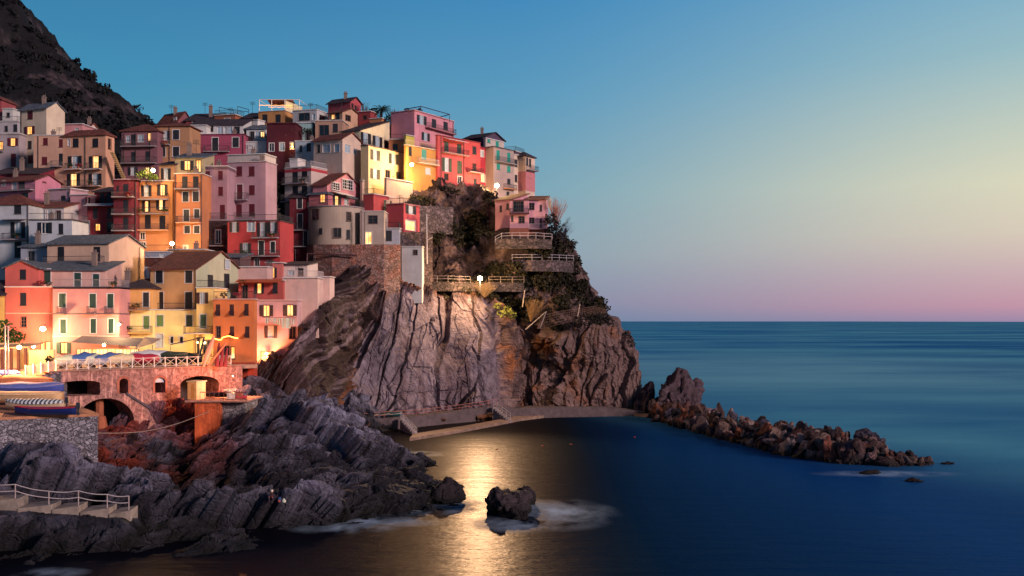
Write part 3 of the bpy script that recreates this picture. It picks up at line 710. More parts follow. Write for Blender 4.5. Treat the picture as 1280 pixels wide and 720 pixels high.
                for a4, b4 in ((p0, p1), (p1, p2), (p2, p3), (p3, p0)): ro.face(tuple(Vector(a4)-Vector((0, 0, th))), tuple(Vector(b4)-Vector((0, 0, th))), b4, a4)
                if a_ >= c_: ro.face(p0, p1, r1, r0); ro.face(p3, r0, r1, p2); ro.face(p0, r0, p3); ro.face(p1, p2, r1)
                else: ro.face(p0, p1, r0); ro.face(p2, p3, r1); ro.face(p0, r0, r1, p3); ro.face(p1, p2, r1, r0)
            elif kind == 'shed':   # high at the back
                zr = CH-(rf[1]-401)/F*(D+uR.y*c_); zr = max(zr, ze+.3); k = (zr-ze)/c_
                for s in (0, a_): m.face(Q(s, 0, ze), Q(s, c_, ze), Q(s, c_, zr))
                m.face(Q(0, c_, ze), Q(a_, c_, ze), Q(a_, c_, zr), Q(0, c_, zr))
                thick(ro, [Q(-oh, -oh, ze-oh*k+th), Q(a_+oh, -oh, ze-oh*k+th), Q(a_+oh, c_+oh, zr+oh*k+th), Q(-oh, c_+oh, zr+oh*k+th)], th)
        if b.get('cR'): mR.build('wall', plaster(b['cR']), root)
        mm_ = b['c'] if not isinstance(b['c'], str) else plaster(b['c'])
        wo = m.build('wall', mm_, root); roo = ro.build('roof' if kind != 'flat' else 'parapet_coping', rm, root)
        b['_'] = (fL, fR, ze, zb, Q, a_, c_, zbot); info.append(b['_'])
        for q in wl: window(root, fL, q, b.get('sc', '#232630'))
        for q in wr_: window(root, fR, q, b.get('sc', '#232630'))
        for q in b.get('bal', []):
            x0, x1, y, h = q[:4]; fa = fR if (x0+x1)/2 > xb else fL
            if len(q) > 4 and isinstance(q[4], str): bm_ = plaster(q[4])
            else: bm_ = plaster('#8d8088')
            a0, a1 = sorted((fa.s_at(x0), fa.s_at(x1))); z = fa.z_at((x0+x1)/2, y); dep = .95
            o = MB(); fa.slab(o, a0, a1, z-.16, z, .004, dep); o = o.build('balcony', bm_, root)
            railing(o, fa, a0+.05, a1-.05, z, max(.8, h*fa.o.y/F), dep-.06, q[5] if len(q) > 5 else IRON, ends=.02)
        if b.get('rail'):
            rm_ = b.get('railm', IRON)
            railing(root, fL, 0, a_, ztop+.12, .9, -.12, rm_); railing(root, fR, 0, c_, ztop+.12, .9, -.12, rm_)
        if b.get('band'):
            for (y0, y1, cc_) in b['band']:
                m = MB()
                for fa in (fL, fR):
                    if fa.len > 1:
                        z1, z0 = (CH-(yy_-401)/F*D for yy_ in (y0, y1)); fa.slab(m, -.02, fa.len+.02, z0, z1, .003, .05)
                m.build('string_course', plain(cc_, .8), root)
        for x in b.get('pipe', []):
            fa = fR if x > xb else fL; a = fa.s_at(x); m = MB()
            m.bar(fa.pt(a, .1, zb), fa.pt(a, .1, ze), .06, 6); m.build('drainpipe', plain('#4b3a3e', .5), root)
        rq = random.Random(label+str(xb)); chs = list(b.get('chim', [])); ans = list(b.get('ant', []))
        if not b.get('up') and a_ > 3 and c_ > 3:
            if rq.random() < .2 and not chs and kind != 'gL': chs.append(xa+(xb-xa)*rq.uniform(.3, .8) if xa is not None and xb-xa > 8 else xb+2)
            if rq.random() < .3 and not ans: ans.append(xa+(xb-xa)*rq.uniform(.2, .7) if xa is not None and xb-xa > 8 else xb+3)
        for x in chs:
            fa = fL if x < xb else fR; a = fa.s_at(x)
            zt = (zr if kind in ('gR', 'gL', 'hip', 'shed') else ztop); m = MB()
            cpt = Vector(Q(a, c_*.45, 0)) if fa is fL else Vector(Q(a_*.4, a, 0))
            m.box((cpt.x-.3, cpt.y-.3, ze), (.6, 0, 0), (0, .6, 0), (0, 0, zt-ze+1.0)); m.box((cpt.x-.38, cpt.y-.38, zt+1.003), (.76, 0, 0), (0, .76, 0), (0, 0, .12))
            for dx in (-.15, .15): m.bar((cpt.x+dx, cpt.y, zt+1.12), (cpt.x+dx, cpt.y, zt+1.5), .1, 8)
            m.build('chimney', plaster('#7a6662'), roo)
        for x in ans:
            fa = fL if x < xb else fR; a = fa.s_at(x); zt = (zr if kind != 'flat' else ztop); m = MB()
            cpt = Vector(Q(a, c_*.5, zt)) if fa is fL else Vector(Q(a_*.4, a, zt))
            m.bar(cpt-Vector((0, 0, .6)), cpt+Vector((0, 0, 1.9)), .035)
            for i in range(5): m.bar(cpt+Vector((-.5+.1*i*0, 0, 1.85-.14*i)), cpt+Vector((.5, 0, 1.85-.14*i)), .02)
            m.build('antenna', IRON, roo)
        for (x0, x1, y0, y1, cc_) in b.get('awn', []):
            fa = fR if (x0+x1)/2 > xb else fL; a0, a1 = sorted((fa.s_at(x0), fa.s_at(x1))); xm = (x0+x1)/2
            zt, zl = fa.z_at(xm, y0), fa.z_at(xm, y1); m = MB()
            m.prism([fa.pt(a0, .02, zt-.05), fa.pt(a1, .02, zt-.05), fa.pt(a1, 1.5, zl-.05), fa.pt(a0, 1.5, zl-.05)], [fa.pt(a0, .02, zt), fa.pt(a1, .02, zt), fa.pt(a1, 1.5, zl), fa.pt(a0, 1.5, zl)])
            m.build('awning', plain(cc_, .8), root)
    return root, info
GR = '#1f3a34'; MAR = '#5a1826'; TEAL = '#1f8f80'; DK = '#1c1e28'; BRN = '#3a2024'; LGR = '#5f7f4a'
H = {}
def hs(key, label, *blocks, **k): H[key] = house(label, list(blocks), **k)
B = lambda **k: k
# ---- far upper left
hs('tallcream', 'tall cream house under the mountain with a slate gable roof', B(x=(25,58,81), b=212, e=135, t=22, c='#c9b29c', r=('gR',128,'slate'), pipe=[27], sc=MAR,
   w=[(37.5,144,7,10,'c',MAR),(37,163,13,10,'ls',MAR),(37,181,5,10,'c',DK),(38,199,6.5,10,'c',MAR)]))
hs('leftlit', 'narrow grey house at the left edge with a lit shuttered window', B(x=(-30,24,None), b=214, e=169, t=4, c='#9c8c94', sc=MAR, r=('flat',.3), w=[(16,177.5,13,10,'ls',MAR),(16.7,200,6.5,16,'c',MAR),(1,182,5,10,'l'),(-12,180,7,11,'c')], bal=[(-6,5,189,6)]),
   B(x=(-30,22,None), D=212, b=170, e=153, t=4, c='#a39aa2', w=[(7.5,161,4,7,'g'),(19,160,5,9,'c')], r=('flat',.2), rail=1))
hs('whitehut', 'small white terrace hut high at the left edge', B(x=(3,16,None), D=222, b=151, e=137, t=5, c='#b5b0b0', r=('flat',.2), w=[(10,144,4,6,'g')]))
hs('redhut', 'small red roofed hut at the foot of the mountain', B(x=(-14,2,None), D=224, b=136, e=124, t=5, c='#8f3a42', r=('gL',119,'tile'), w=[(-3,130,3,4,'g')]))
hs('pinkflat', 'flat pink top storey with a blue door beside the tall cream house', B(x=(60,103,None), D=203, b=172, e=157, t=6, c='#c07f86', cop=plain('#d0c8d0',.6), w=[(67.5,163,7,10,'p'),(96,162,5,4,'p'),(78,161,5,4,'w')], r=('flat',.3)))
hs('palegable', 'pale gabled attic behind the hipped red roof', B(x=(101,108,125), D=208, b=168, e=162, t=30, c='#c6a69c', r=('gR',155,'tile'), chim=[104]))
hs('beigelow', 'peach house with red shutters between the tall cream and the hip-roofed house', B(x=(42,79,None), b=246, D=188, e=170, t=3, c='#bb8d78', sc=MAR, pipe=[48], w=[(56.7,177,6,9,'c',MAR),(76,179,5,10,'c',MAR),(55.5,201,7,10,'c',MAR),(76,200,5,16,'c',DK),(56,224,7,10,'c',MAR)], bal=[(65,78.5,208,6)], r=('flat',.1)))
hs('apricot', 'apricot house with a low hipped red roof and two iron balconies', B(x=(79,132,143), b=246, D=186, e=169, t=14, c='#c98f72', sc=DK, r=('hip',161,'tile'), pipe=[107],
   w=[(86,178,3,9,'w'),(94.5,178.5,7.5,11,'c'),(119,178.5,7.5,11,'c'),(93.7,202.5,17,15,'ws'),(119.5,202.5,16,15,'ls'),(92,225,16,16,'ls'),(119,225,16,16,'ws'),(137,180,4,13,'g')],
   bal=[(84,103,211.5,7,'#c8b0a8'),(109,128,211.5,7,'#c8b0a8'),(83,127.5,233,7,'#c8a090')]))
hs('mauvebalc', 'mauve house with glazed verandas and a dark red hipped roof', B(x=(152,197,None), b=228, D=192, e=164, t=5, c='#7e4f5c', r=('hip',155,'tile'), pipe=[155,170,188], w=[(166.7,175,6,14,'c'),(176,173,7,9,'p'),(186.7,171,4,10,'l'),(166.7,197,6,14,'c'),(184,195,5,12,'c'),(160,174,5,8,'p'),(166,214,12,10,'ws'),(184,214,5,10,'l')], bal=[(153,196,183,7),(153,196,204,7)]))
hs('mauvetop', 'plum coloured gabled house on the skyline left of the village top', B(x=(198,222,240), D=221, b=166, e=151, t=34, c='#7c4450', r=('gR',140,'tile'), chim=[211], w=[(219,149,3,5,'w'),(233,150,5,5,'c')], ant=[205]))
hs('tan', 'tan house with white trimmed windows and a planted balcony', B(x=(193,237,None), b=216, D=194, e=158, t=4, c='#a87754', r=('hip',153,'tile'), pipe=[212], w=[(220,168.5,8,12,'ct'),(220,189.5,8,12,'ct'),(203,190,7.5,12,'ct'),(207,169.5,12,12,'ws')], bal=[(188,213,181,7)]))
hs('redlow', 'low dark red house on the skyline with white trimmed windows', B(x=(232,268,None), D=218, b=168, e=150, t=5, c='#7d2630', r=('shed',143,'dark'), w=[(244,153,7,4,'gt'),(258,153,7,5,'wt')], ant=[250]))
hs('rusttop', 'rust brown skyline house with a railed roof terrace', B(x=(268,294,306), D=217, b=166, e=145, t=16, c='#8f4f36', r=('flat',.3), rail=1, w=[(284,151,7,6,'gt'),(274,154,4,5,'c')]))
hs('greytop', 'low dark roofed skyline house left of the lit roof terrace', B(x=(304,324,None), D=217, b=164, e=147, t=5, c='#59535c', r=('shed',142,'dark'), w=[(314,152,6,4,'g')], ant=[310]))
hs('whiteveranda', 'white upper floor with an arched niche and glazed veranda above the magenta house', B(x=(238,304,None), D=208, b=172, e=156, t=3, c='#b4b3b8', r=('shed',150,'dark'), w=[(263,161,7,7,'ga'),(275,163,7,9,'p'),(282,163,5,9,'w'),(287,163,7,9,'p'),(296,163,7,9,'g')]), B(x=(237,258,None), D=206, b=172, e=158, t=3, c='#bdbabc', r=('flat',.2)))
hs('magenta', 'magenta house with three white framed windows', B(x=(237.5,305,None), b=200, D=202, e=169, t=3, c='#9a3a5c', r=('flat',.15), cop=plain('#7a2a44',.7), pipe=[304], w=[(245.5,179,8,12.5,'ct'),(269,180.5,7.5,17,'ct'),(294.5,178,8,12.5,'ct')], bal=[(256,287,189.5,6.5)]))
hs('whiteblock', 'small white house with a railed terrace beside the maroon house', B(x=(306,333,None), b=198, D=203, e=178, t=3, c='#aeb0b6', rail=1, r=('flat',.1), w=[(313.5,184,5,4,'wt'),(325,184,5,4,'wt'),(319,192,20,5,'p')]), B(x=(308,332,None), D=208, b=179, e=161, t=3, c='#a9adb4', r=('shed',157,'slate'), w=[(322,169,6,9,'p'),(328,168,5,7,'l'),(315,169,5,9,'g')]))
hs('whitetower', 'white stair tower above the small white house', B(x=(312,322,331), D=213, b=165, e=151, t=28, c='#c0bdbf', r=('flat',.2), w=[(321,159,3,4,'g')]))
hs('maroon', 'dark maroon house with three small white windows', B(x=(333.5,369.5,None), b=202, D=201, e=156, t=3, c='#4e1826', r=('flat',.3), cop=plain('#5c2030',.7), w=[(339.5,184,6,10,'gt'),(352.5,183.5,6,10,'pt'),(365,182.5,4,9,'lt')]))
hs('pergola', 'ochre house carrying a lit white roof pergola on the skyline', B(x=(323,356,375), D=214, b=165, e=139, t=16, c='#b5793f', r=('flat',.15), w=[(331,148,6.5,10,'c'),(347.5,148,6.5,10,'c')]))
hs('verandaright', 'grey white house with dark verandas right of the lit roof pergola', B(x=(366,396,410), D=211, b=168, e=138, t=18, c='#a6a3aa', r=('flat',.15), rail=1, w=[(380,146,14,9,'g'),(392,146,4,8,'w'),(403,149,7,9,'g'),(374,160,6,8,'p')]))
hs('tealterrace', 'blue grey house with a big planted terrace below the pergola', B(x=(369,392,None), b=205, D=199, e=177, t=3, c='#8f9cab', r=('flat',.1), w=[(386,184,5.5,10,'c'),(376,186,3,8,'g')]), B(x=(369,391,None), D=206, b=178, e=155, t=3, c='#7fa0a6', r=('flat',.2), w=[(386,170,7,12,'g'),(375,172,5,8,'p')]))
hs('redgable', 'red gabled house highest on the skyline with a chimney', B(x=(410,438,451), D=216, b=150, e=126.5, t=30, c='#a83c4a', r=('gR',122,'dark'), chim=[426], w=[(440.5,133,2.5,7,'g'),(444.5,135,2.5,6,'g')]))
hs('tanupper', 'tan gabled house with loggias below the red skyline house', B(x=(411,428,450), D=209, b=170, e=140, t=30, c='#b48a72', r=('gR',136,'tile'), w=[(435,147.5,6.5,7,'g'),(422,145,5,8,'g'),(416,146,4,6,'l')]),
   B(x=(394,428,None), D=205, b=176, e=152, t=4, c='#a67e6c', r=('flat',.2), w=[(405,163,12,13,'g'),(419,160,6.5,11,'c')]))
hs('longcream', 'long cream house with a sloping dark roof line and shuttered windows', B(x=(427,450,487), D=200, b=190, e=163, t=27, c='#c9b898', r=('shed',152,'dark'), sc=DK, w=[(457,173,13,14,'ps'),(471.7,177,12,13,'ps'),(483,180,5,9,'g')], bal=[(451,465,181.5,5)]))
hs('tangable', 'pinkish beige gabled house with two pale side windows', B(x=(392,428,451), D=193, b=232, e=173, t=30, c='#c3a596', r=('gR',166.5,'tile'), w=[(398,186,4,10,'g'),(408,185.5,9.5,10,'pm'),(421,185,7,10,'p'),(434.5,186,6.5,10,'p'),(443.5,189.5,4,7,'p')]))
hs('creamtall', 'cream yellow house with green shutters left of the wall lamp', B(x=(451,460.5,506), D=194, b=232, e=182.5, t=30, c='#cdb285', r=('flat',.1), cop=plain('#4b3038',.7), sc='#3a3a34', pipe=[505], w=[(469,194,12,13,'ps'),(492,199,12,13,'ps'),(469,217.5,12,12.5,'ps'),(484.7,218,6,11,'g'),(498,220,6,10,'c')]))
hs('pinkmid', 'dusty pink house with one dark balcony door behind the cream yellow house', B(x=(464,508,None), D=210, b=186, e=157.5, t=3, c='#a77b78', r=('flat',.15), cop=plain('#3a2530',.7), w=[(469,162,6,5,'g'),(494,166,7,14,'c')], bal=[(488,500,173.5,6)]))
hs('orangebit', 'small orange terrace house squeezed beside the cream yellow roof', B(x=(486,508,None), D=206, b=196, e=175.5, t=3, c='#b4683c', r=('flat',.2), rail=1, w=[(494,184,6,8,'g')]))
hs('redbit', 'small red flat roofed block in front of the palm tree', B(x=(448,463,471), D=212, b=156, e=140.5, t=20, c='#93303a', r=('flat',.25), w=[(456,147,5,5,'g')]), B(x=(462,477,483), D=209, b=160, e=149, t=20, c='#ad6a40', r=('flat',.2)))
hs('pinktower', 'tall pink house with a metal pergola frame on its roof', B(x=(489,518,567.5), D=206, b=178, e=139, t=30, c='#c4788a', r=('flat',.2), cop=plain('#c99aa2',.7), pipe=[566], w=[(527,150,12,11,'ps'),(542.5,156,5.5,14,'c'),(557,157.5,5.5,10,'c'),(532,171,10,10,'ps')], bal=[(531,566,163.5,5.5,'#a56a74')]))
hs('orangelamp', 'orange yellow house lit by a wall lamp on the ridge', B(x=(506,507.5,547), D=199, b=226, e=182.5, t=38, c='#c98a34', r=('flat',.2), cop=plain('#d8c4b0',.7), rail=1, railm=plain('#b8a090',.6), w=[(512.8,189,4,11,'c'),(530,192.5,6,14,'c','#4a9a8c'),(535,214,6,8,'w')], bal=[(521,545,205,6,'#d0b8a0',plain('#cfc6c6',.6))]), B(x=(506.5,507.5,518), D=204, b=182, e=170, t=38, c='#bfae3e', r=('flat',.2)))
hs('coral', 'coral red house with tall dark shutters on the ridge', B(x=(546,547,580), D=205, b=236, e=170, t=40, c='#bf4448', r=('flat',.15), cop=plain('#7e2c36',.7), sc=GR, pipe=[551,579.5], w=[(558,184,5.5,14,'c'),(574,187,5.5,14,'c'),(558.5,206,12,17,'ws'),(574.5,209,6,16,'c'),(558,221,5,8,'g'),(574.5,225,5,9,'gt')], bal=[(552,583,192.5,6,'#a88084')], awn=[(554,579,174,177,'#d8c8c8')]))
hs('redridge', 'plain red house with two balcony doors right of the coral one', B(x=(579,580,600.5), D=211, b=240, e=176, t=40, c='#b83a40', r=('flat',.15), cop=plain('#7e2c36',.7), w=[(593,188,5,10,'c'),(593,211,5,14,'c',BRN),(594,227,4,7,'c')], bal=[(583,601,215.5,5,'#a88084')]))
hs('crimson', 'narrow crimson house with white rimmed windows', B(x=(599,600.5,617), D=215, b=244, e=185, t=40, c='#9c1230', r=('flat',.2), cop=plain('#3c1828',.7), w=[(602.5,192,4,8,'pt'),(611.5,194,3.5,6,'wt'),(611.6,207.5,4.5,10,'wt'),(603.8,223,4.5,9,'lt')]))
hs('darkgable', 'purple grey gabled house behind the crimson one with teal shutters', B(x=(579,607,630), D=224, b=200, e=171, t=34, c='#4c3a54', r=('gR',166,'dark'), sc=TEAL, chim=[592]), B(x=(606.2,607,630), D=222, b=196, e=173, t=34, c='#b3a09c', r=('flat',.1), w=[(611,175.5,3.5,6,'c',TEAL),(621.5,180,4,8,'c',TEAL)]))
hs('teal', 'beige mauve house with bright teal shutters', B(x=(602,617,642.5), D=215, b=250, e=184.5, t=36, c='#a38a88', r=('flat',.2), cop=plain('#3a2c3c',.7), w=[(622.5,194,4,12,'c',TEAL),(636,197,4,12,'c',TEAL),(623,208,4.3,8,'c',TEAL),(636,211.5,4.3,8,'c',TEAL),(636,227,4,7,'c'),(635,243,3.5,7,'c')], bal=[(618,643,203.5,5.5),(629,642,236,5,'#b07050')]))
hs('creamridge', 'narrow cream house beyond the teal shuttered one', B(x=(641.5,642.5,657), D=222, b=256, e=194, t=40, c='#c3ab9a', r=('flat',.15), w=[(645,204,3.4,9,'c'),(652,207.5,3.4,9,'c'),(645,223,3.4,9,'c'),(652,225,3.4,9,'c')]), B(x=(628,644,656), D=230, b=200, e=190, t=25, c='#5a4050', r=('flat',.2), rail=1))
hs('endhouse', 'last house of the ridge row with a small hipped roof', B(x=(642,657,668.5), D=222, b=262, e=195.5, t=34, c='#c2a294', r=('hip',189,'dark'), w=[(659,202,2.6,10,'c'),(662.6,203.5,2.6,10,'c'),(659,216.5,2.6,10,'c'),(663,219,2.6,8,'c')], bal=[(657.5,669,213,5)], band=[(214,238,'#b06a74')]))
hs('villa', 'pink villa perched over the cliff edge above the sea', B(x=(619,637.5,None), D=197, b=296, e=250, t=24, c='#c27f90', d=8, r=('shed',243,'tile'), w=[(626,261,3,8,'c'),(634.5,258,3.2,8,'c')]),
   B(x=(637.2,660.5,None), D=195, b=298, e=251, t=8, c='#c58592', d=9, r=('flat',.1), cop=plain('#5a2c38',.7), w=[(648,258,13,13,'gm'),(640.3,273,3,8,'c'),(652,274.5,7,8,'gm'),(641,291,5,9,'g'),(654.7,290.5,6,7,'gmt')], bal=[(637.5,661.5,267,6,'#4a2030')], band=[(285,298,'#9c5c48')]),
   B(x=(660.2,682,None), D=195.6, b=298, e=250, t=5, c='#c8899a', d=8, r=('shed',246,'tile'), w=[(664.5,258,6.5,8.5,'gm'),(676,260,3,8,'c'),(664.5,276,6.5,7.5,'gm'),(676,279,3,12,'c'),(669,292,6,7,'gmt'),(680,293,2.6,7,'c',GR)], bal=[(661,684,286,6,'#b07a80',plain('#b0a0a8',.6))], band=[(286,298,'#9c5c48')]))
# ---- middle left
hs('pinkgable', 'pink house with a red gable roof and balcony at the left edge', B(x=(-20,44,76), D=177, b=262, e=225, t=22, c='#bb6c86', r=('gR',219,'tile'), w=[(4.5,229.5,4,6,'wt'),(18,232,6,10,'p'),(27,231,8,9,'c'),(31,244,8,5,'g'),(55.5,225.5,5,6,'c',MAR)], bal=[(-10,43,238.5,6)]))
hs('skylightroof', 'crimson wall and dark roof below the narrow grey house', B(x=(-10,49,None), D=183, b=232, e=217, t=5, c='#7c1c34', r=('shed',210,'dark'), w=[(14,226,6,6,'l')]))
hs('palestep', 'pale pink stepped house with a flat rounded roof and a drainpipe', B(x=(60,88,110), D=172, b=290, e=238, t=22, c='#bd8e98', r=('flat',.3), w=[(79,251,6,13,'c'),(91.5,250,3.6,10,'c'),(92,274,4,15,'c'),(104,262,4,8,'c')], bal=[(65,87,258,7)], pipe=[87]), B(x=(88,110,119), D=170, b=290, e=245, t=14, c='#c48690', r=('flat',.2), w=[(110.5,251,6,9,'g')]))
hs('darkred', 'dark red house with a scalloped white awning over its terrace', B(x=(109,143,None), D=169, b=294, e=257, t=3, c='#7b1e2c', r=('flat',.2), w=[(119,267,6,13,'c'),(137,267,6,14,'c'),(107.5,284,9,16,'p'),(137.5,284,8,14,'g'),(122,284,6,9,'l')], awn=[(109,144,255,258,'#b0a8ac')]), B(x=(118,142,None), D=173, b=258, e=240, t=4, c='#641826', r=('shed',235,'dark'), w=[(127.5,247.5,6,12,'c'),(136,247.5,6,12,'c')]))
hs('wine', 'tall wine red house with three railed balconies', B(x=(142,170.5,None), D=166, b=312, e=227, t=3, c='#6d1f2e', r=('flat',.3), cop=plain('#a88890',.7), w=[(157,236,6.5,12,'c'),(157,257.5,6.5,15,'c'),(157,279.5,6.5,16,'c'),(147,236,3,8,'c'),(157,300,6.5,14,'c')], bal=[(142,168,246,7),(142,168,267.5,7),(142,168,288,7)], pipe=[170]))
hs('orangetall', 'tall orange house with lit rooms behind stacked balconies', B(x=(171,217.5,None), D=167, b=318, e=228, t=3, c='#c07a44', r=('flat',.2), sc=DK, pipe=[216.5], w=[(183,238.5,13,14,'ws'),(203,237.5,13,14,'ls'),(183,258,10,14,'ls'),(201,256,11,13,'ls'),(184.7,277,7.5,17,'c'),(203,278,7.5,17,'c'),(178,295,6,9,'gt'),(179,306,6,7,'gt')], bal=[(171,211,249,7),(171,211,267,7),(171,211,287.5,7,'#c89070')]),
   B(x=(199,217.5,None), D=168.5, b=230, e=206, t=3, c='#b8845a', r=('shed',203,'dark'), w=[(207.5,217.5,12,14,'ws')]))
hs('orangetrim', 'orange house with white trimmed windows and two balconies', B(x=(218.5,253,None), D=166, b=322, e=218, t=3, c='#bf7140', r=('flat',.1), pipe=[219.5,252], w=[(231,227.5,7,14,'c'),(244.7,227.5,7,14,'c'),(232,246,7.5,12.5,'ct'),(244.7,245.5,7.5,12.5,'ct'),(233,269.5,7,15,'ct'),(246,267,6.5,11,'ct'),(234,287,7,9.5,'ct'),(246,287,7,9.5,'ct'),(232,311,5,8,'gt'),(249,313,6,6,'g')], bal=[(220,250,236,7),(222,252,278,7,'#c89070')]),
   B(x=(218.5,253.5,None), D=169, b=219, e=197, t=3, c='#a89470', r=('shed',193,'slate'), w=[(234,206.7,16,12,'ls'),(248,207.5,6,15,'l')]))
hs('mauveleft', 'narrow mauve house with maroon shutters left of the larger mauve one', B(x=(254,284,None), D=170, b=284, e=212, t=3, c='#a37886', r=('flat',.5), sc=MAR, w=[(259.5,219.5,5.8,11,'c'),(275.5,219,5.8,11,'c'),(259,239.5,5.8,11,'c'),(275.7,239,5.8,11,'c'),(259,263,6.2,12,'c'),(278,265,6.3,18,'c')], bal=[(262,283.5,275,8)]))
hs('rubblehouse', 'dark rubble stone house under the narrow mauve one', B(x=(254,284,None), D=168.8, b=322, e=277, t=3, c=rubble('#4a3036', 1.6), r=('flat',.05), cop=plain('#5a4048',.8), w=[(259.5,293,6.5,10,'g'),(272.7,296,6.5,17,'gt')], bal=[(264,281,307,3)]))
hs('mauve', 'broad mauve house with maroon shutters and a white roof parapet', B(x=(284.5,332,346), D=173, b=284, e=203, t=14, c='#ab8290', r=('flat',.15), cop=plain('#bdb0b4',.7), sc=MAR, w=[(299,214,7.2,12,'c'),(314.5,214,7.2,12,'c'),(299.7,240,7.2,19,'ct'),(314.7,237.5,7.2,12,'c'),(298.7,263,7.2,15,'c'),(314.7,262.5,7.2,15,'c')], bal=[(285,311,250,8),(285,319,274.5,8)]),
   B(x=(284.5,331,345), D=176, b=204, e=194, t=14, c='#b9a8a4', r=('flat',.2)))
hs('redmid', 'bright red house with dark shutters and a terrace under a blue awning', B(x=(284.5,350,367), D=165, b=338, e=277, t=10, c='#a62832', r=('flat',.1), cop=plain('#3c2430',.7), rail=1, sc=DK, w=[(293,284,12,12,'ws'),(314,283,9,12.5,'pt'),(328,287,13,18,'ws'),(341,284.5,12.5,14,'ws'),(306.7,312,14,16,'ps'),(326.7,310,6.5,18,'ct'),(341,309,5.5,14,'ct'),(302,329,6.5,9,'gt'),(321,329,6,10,'gt'),(338,329,7,8,'g')], bal=[(317,349,297,6),(295,350,320,6)]))
hs('whitestripe', 'white house with a red stripe below its railed roof terrace', B(x=(356,389,441), D=190.5, b=262, e=209, t=26, c='#bda6a2', r=('flat',.1), rail=1, railm=plain('#c0b4b8',.6), band=[(210,213.5,'#a8303c')], sc=DK, w=[(368.7,219,7,17,'c'),(380.5,215.5,7,11,'c'),(369,238,7,12,'c'),(380.5,238,7,12,'c')], bal=[(356,386,229.5,8),(354,384,251.5,8)]),
   B(x=(362,372,382), D=195, b=207, e=199, t=20, c='#c2b8b8', r=('flat',.1), rail=1))
hs('penthouse', 'red house with a slate roof and a glazed pink gabled dormer', B(x=(386,410,455), D=186.5, b=259, e=243, t=24, c='#b8606c', r=('hip',236,'slate'), zb=29, w=[(403,248,6,10,'l'),(421,251.5,10,15,'ls'),(447,252,6,9,'g'),(433,252,5,8,'p')], awn=[(414,434,240,244,'#c8c0c0')]),
   B(x=(391,409,455), D=186.8, b=246, e=231, t=24, c='#bd7480', up=1, r=('gR',217,'tile'), w=[(420,233,10,9,'gmtf'),(435,231,13,12,'gmtf')]))
hs('crimsonside', 'dark crimson house with white rimmed windows left of the round tower', B(x=(362,387,None), D=188.5, b=332, e=247, t=2, c='#6e1c2c', r=('shed',240,'dark'), w=[(374.7,254,6,13.5,'ct'),(375,276.5,6,18,'ct'),(382,299,5,20,'ct')], bal=[(362,384,287.5,8),(366,384,308,7)]))
hs('redterrace', 'red house with a dark balcony behind the drainpipes of the round tower', B(x=(454,467,504), D=189, b=270, e=244, t=28, c='#b03a40', r=('flat',.2), zb=20, rail=1, w=[(485,258,11,15,'ps')], bal=[(480,500,268,5)]))
hs('creampatio', 'cream stepped block with a roof patio behind the red terrace house', B(x=(451,453,484), D=194, b=246, e=227, t=32, c='#c4a08c', r=('flat',.2)), B(x=(481,483,516), D=192.5, b=256, e=224, t=32, c='#c0a08c', r=('flat',.2), w=[(492,221,1,1,'g')]))
hs('redcorner', 'small red house with a lit ground floor above the rubble wall', B(x=(483,504.5,525), D=188.6, b=291, e=256, t=28, c='#b03c46', r=('flat',.2), cop=plain('#b06a70',.7), zb=20, rail=1, w=[(513.5,262,13,11,'ws'),(513,282,12,12,'lt')]))
hs('whiteshaft', 'narrow white house clinging to the rubble wall', B(x=(479,499.5,None), D=187, b=322, e=287, t=4, c='#a9a7b4', d=4, zb=22, r=('flat',.2), rail=1, w=[(486,294.5,7.5,13,'cm'),(484.7,313.7,4.5,6,'l')]))
hs('whitetall', 'tall windowless white shaft standing on the grey cliff', B(x=(502,527.5,None), D=187, b=364, e=309.5, t=4, c='#b4aeb0', d=5, zb=20, r=('flat',.15), w=[(519,315.5,5.5,6,'gm'),(517,357,2.6,4,'g')]))
# ---- lower rows
hs('bluewhite', 'large blue white house with a hipped red roof at the left edge', B(x=(-20,36,None), D=162, b=330, e=256, t=4, c='#a3a6b0', r=('hip',243,'tile'), sc=DK, pipe=[35], w=[(22,262,9,11,'c'),(22.5,287.5,18,20,'pst'),(22.5,312,8.5,20,'c')], bal=[(5,38,299,7)], awn=[(5,34,273,275,'#b4b0b8')]),
   B(x=(36,90,None), D=158.5, b=312, e=276, t=3, c='#a6aab6', r=('flat',.1), rail=1, cop=plain('#2c2430',.7), sc=DK, w=[(56,285,18,14,'gst'),(76,286,6,13,'c')]),
   B(x=(34,80,None), D=166, b=277, e=259, t=5, c='#b3aaae', r=('shed',253,'tile'), w=[(53,268,7,12,'p'),(62,268,6,12,'p'),(73,269,6,11,'g')]))
hs('slatesmall', 'small blue grey annexe with a slate roof beside the peach gabled house', B(x=(26,60,None), D=155, b=334, e=309, t=3, c='#8f92a4', r=('shed',303,'slate'), w=[(39.5,320,8,12,'c'),(34,325,3,6,'w')]))
hs('peachgable', 'wide peach house with a slate roof and a blank cream gable', B(x=(59,136,180), D=151, b=362, e=304, t=12, c='#cfa48c', r=('gR',294,'slate'), sc=DK, pipe=[174], w=[(76,317.5,8.5,18,'c'),(121,317.5,8.5,18,'c')], bal=[(58,131,328,7,'#b08078')]))
hs('yellowedge', 'yellow house cut off by the left edge', B(x=(-60,5.5,None), D=141, b=455, e=368, t=2, c='#d0a04c', r=('gR',352,'dark'), w=[(-12,385,8,14,'c'),(-12,420,8,14,'c')]))
